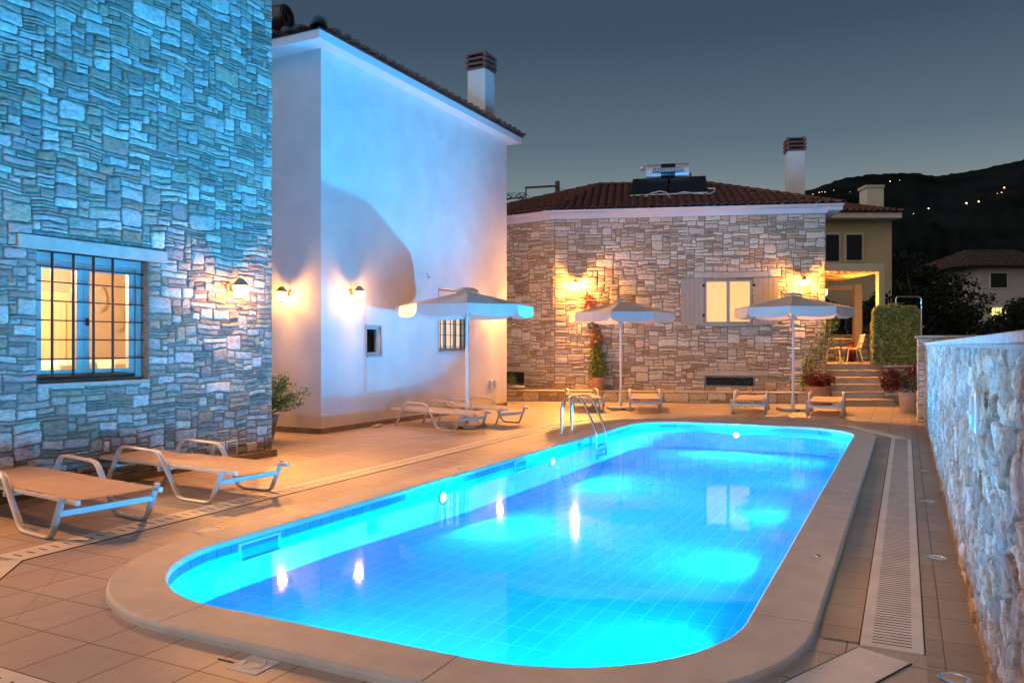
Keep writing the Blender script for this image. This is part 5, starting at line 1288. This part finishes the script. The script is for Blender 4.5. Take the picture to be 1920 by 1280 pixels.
# trees beyond
def tree(label, px, d, base_z, h, rad, seed, n=5200, leaf=.22, name='tree'):
    p_ = D(px, d); t = thing(name, label, 'tree', (p_.x, p_.y, base_z), 0, 'dark trees beyond the garden')
    rs = np.random.RandomState(seed); k = MB(); k.tube([(0, 0, 0), (.1, 0, h * .3), (0, .1, h * .6)], .15, 8, rs=[.22, .15, .08])
    A = []
    for i in range(16):
        a = rs.uniform(0, 6.28); rr_ = rs.uniform(.1, .8) * rad; z = h * rs.uniform(.25, .92); rr_ *= 1 - .5 * max(0, z / h - .5) * 2 * .8
        c = (math.cos(a) * rr_, math.sin(a) * rr_, z); k.tube([(0, 0, z * .6), (c[0] * .6, c[1] * .6, z * .85), c], .05, 5, rs=[.07, .04, .015])
        s_ = rad * rs.uniform(.3, .5); A.append(blob(rs, n // 16, c, (s_, s_, s_ * .8), .3))
    k.build('trunk', M_wood, t); leaves('crown', np.concatenate(A), leaf, M_leafd, t, seed, .6)
tree('broad dark tree just right of the ochre house', 1712, 38, 0, 6.0, 2.2, 60)
tree('tall dark tree between the ochre house and pale house', 1765, 42, 0, 5.6, 2.6, 61)
tree('dark tree in front of left edge of the pale house', 1790, 46, 0, 3.9, 2.0, 62)
tree('small dark bush below the lit window of the pale house', 1845, 40, 0, 2.6, 1.5, 63, 2600)
tree('dark bushy tree in front of the lit window at right edge', 1905, 44, 0, 3.9, 2.1, 64)
tree('dark shrub behind the terrace parapet, between doors and post', 1640, 31, 0, 3.9, 1.1, 65, 3000, .16)
tree('dark shrub behind the terrace at the far house corner', 1560, 29.4, 0, 3.6, .8, 66, 2400, .14)
tree('thin leafy bush at the right of the terrace post', 1625, 30, 0, 3.3, .8, 67, 2200, .14)

# hill with village lights
sil = [(-2200, 470), (200, 450), (900, 430), (1300, 400), (1480, 372), (1515, 357), (1545, 347), (1585, 334), (1640, 327), (1700, 324), (1760, 329), (1800, 325), (1850, 315), (1920, 299), (2050, 270), (2300, 230), (2700, 210), (3600, 260)]
DH = 700; cols_ = 700; rows_ = 60; vn = VN(77)
PXs = np.linspace(-1500, 3600, cols_); top = np.interp(PXs, [s[0] for s in sil], [s[1] for s in sil]); top = 1.6 - (top - 647) / 1480 * DH
tt = np.linspace(0, 1, rows_); X_ = np.zeros((cols_, rows_)); Y_ = X_.copy(); Z_ = X_.copy()
for j, t_ in enumerate(tt):
    dd = DH * (.42 + .58 * t_); a = (PXs - 960) / 1480 * dd
    X_[:, j] = a * r_.x + dd * f_.x; Y_[:, j] = a * r_.y + dd * f_.y
    prof_ = t_ ** 1.15; Z_[:, j] = top * prof_ - 1.0 * (1 - t_)
    nz = vn.fbm(PXs * .012 * 5, np.full(cols_, t_ * 14), 4) * 9 * t_ * (1 - t_) * 3 + vn.fbm(PXs * .35, np.full(cols_, t_ * 90), 3) * 3.2 * (t_ > .0)
    Z_[:, j] += nz
tag(grid_obj('hill', X_, Y_, Z_, M_hill), kind='structure')
def hill_light(px, py, r1_, m, i, label, cat='house light'):
    # on the hill slope: find depth where profile height matches
    tp_ = np.interp(px, [s[0] for s in sil], [s[1] for s in sil]); best = None
    for t_ in np.linspace(.05, 1, 200):
        dd = DH * (.42 + .58 * t_); z = (1.6 - (tp_ - 647) / 1480 * DH) * t_ ** 1.15; py_ = 647 - (z - 1.6) / dd * 1480
        if py_ <= py: best = (dd, z); break
    if best is None: best = (DH, 1.6 - (tp_ - 647) / 1480 * DH)
    dd, z = best; dd -= 22; p_ = D(px, dd); z = Zp(py, dd)
    o = MB().lathe([(.001, -r1_), (r1_ * .7, -r1_ * .7), (r1_, 0), (r1_ * .7, r1_ * .7), (.001, r1_)], 10).build('village_light', m, ang=80)
    o.location = (p_.x, p_.y, z); tag(o, label, cat, 'lights of houses on the dark hill')
HL = [(1536, 361, .3, 1, 'orange hill light just above the far house eave tip'), (1541, 360, .22, 1, 'second small orange light from the left on hill'), (1547, 360, .25, 1, 'third small orange light from the left on hill'), (1524, 364, .22, 1, 'leftmost small light on the dark hill'), (1563, 357, .2, 0, 'white pinprick light left of the ochre chimney'), (1594, 360, .16, 0, 'faint white light further left of ochre chimney'), (1669, 340, .35, 1, 'orange light near the ridge right of ochre chimney'), (1687, 338, .18, 0, 'faint white light near the ridge crest'), (1741, 391, .42, 1, 'bright orange light low on hill, left of the group'), (1812, 381, .55, 1, 'brightest orange light in the middle of the hill'), (1835, 378, .5, 1, 'bright orange light right of the brightest one'), (1883, 352, .5, 1, 'bright orange light high on the right of hill'), (1878, 361, .3, 1, 'orange light just below the high right one'), (1870, 363, .2, 0, 'white light just below the high right one'), (1713, 401, .2, 0, 'faint pale light at the lower hill centre')]
for i, (px, py, rr_, o_, lb) in enumerate(HL): hill_light(px, py, rr_, M_dot if o_ else M_dotw, i, lb)

# utility pole with wires
up = D(1045, 34); t = thing('utility_pole', 'wooden utility pole with cross arm and wires behind the far roof', 'utility pole', (up.x, up.y, 0), YAW)
zt = Zp(340, 34); MB().tube([(0, 0, 0), (0, 0, zt)], .1, 10, rs=[.13, .1]).build('post', M_wood, t)
MB().bar((0, -.1, zt - .22), (-1.4, -.1, zt - .30), .08, .08).bar((-1.35, -.1, zt - .28), (-1.35, -.1, zt - 1.1), .06, .06).build('cross_arm', M_wood, t)
k = MB(); rng = random.Random(3)
for i in range(5):
    y = -.1; k.tube([(-1.35, y, zt - .5 - i * .08), (-1.6 - i * .08, y, zt - .75), (-2.4, y, zt - .78 - i * .03), (-6, y, zt - .5)], .012, 4)
for i in range(7): a = -1.5 - i * .12; k.tube([(a + .12 * math.cos(q_), -.1 + .05 * i * .3, zt - .62 + .12 * math.sin(q_ + i)) for q_ in [x * .7 for x in range(9)]], .012, 4)
for z in (.3, .45): k.tube([(0, 0, zt - z), (3, 2, zt - .7), (9, 6, zt - .9)], .012, 4)
k.tube([(-1.3, -.1, zt - .6), (-.8, -.1, zt - 1.1)], .012, 4); k.build('wires', M_iron, t)
k = MB()
for i in range(7): k.lathe([(.03, 0), (.05, .03), (.03, .06)], 8, (-1.5 - i * .17, -.1, zt - .78))
k.build('insulators', M_iron, t)
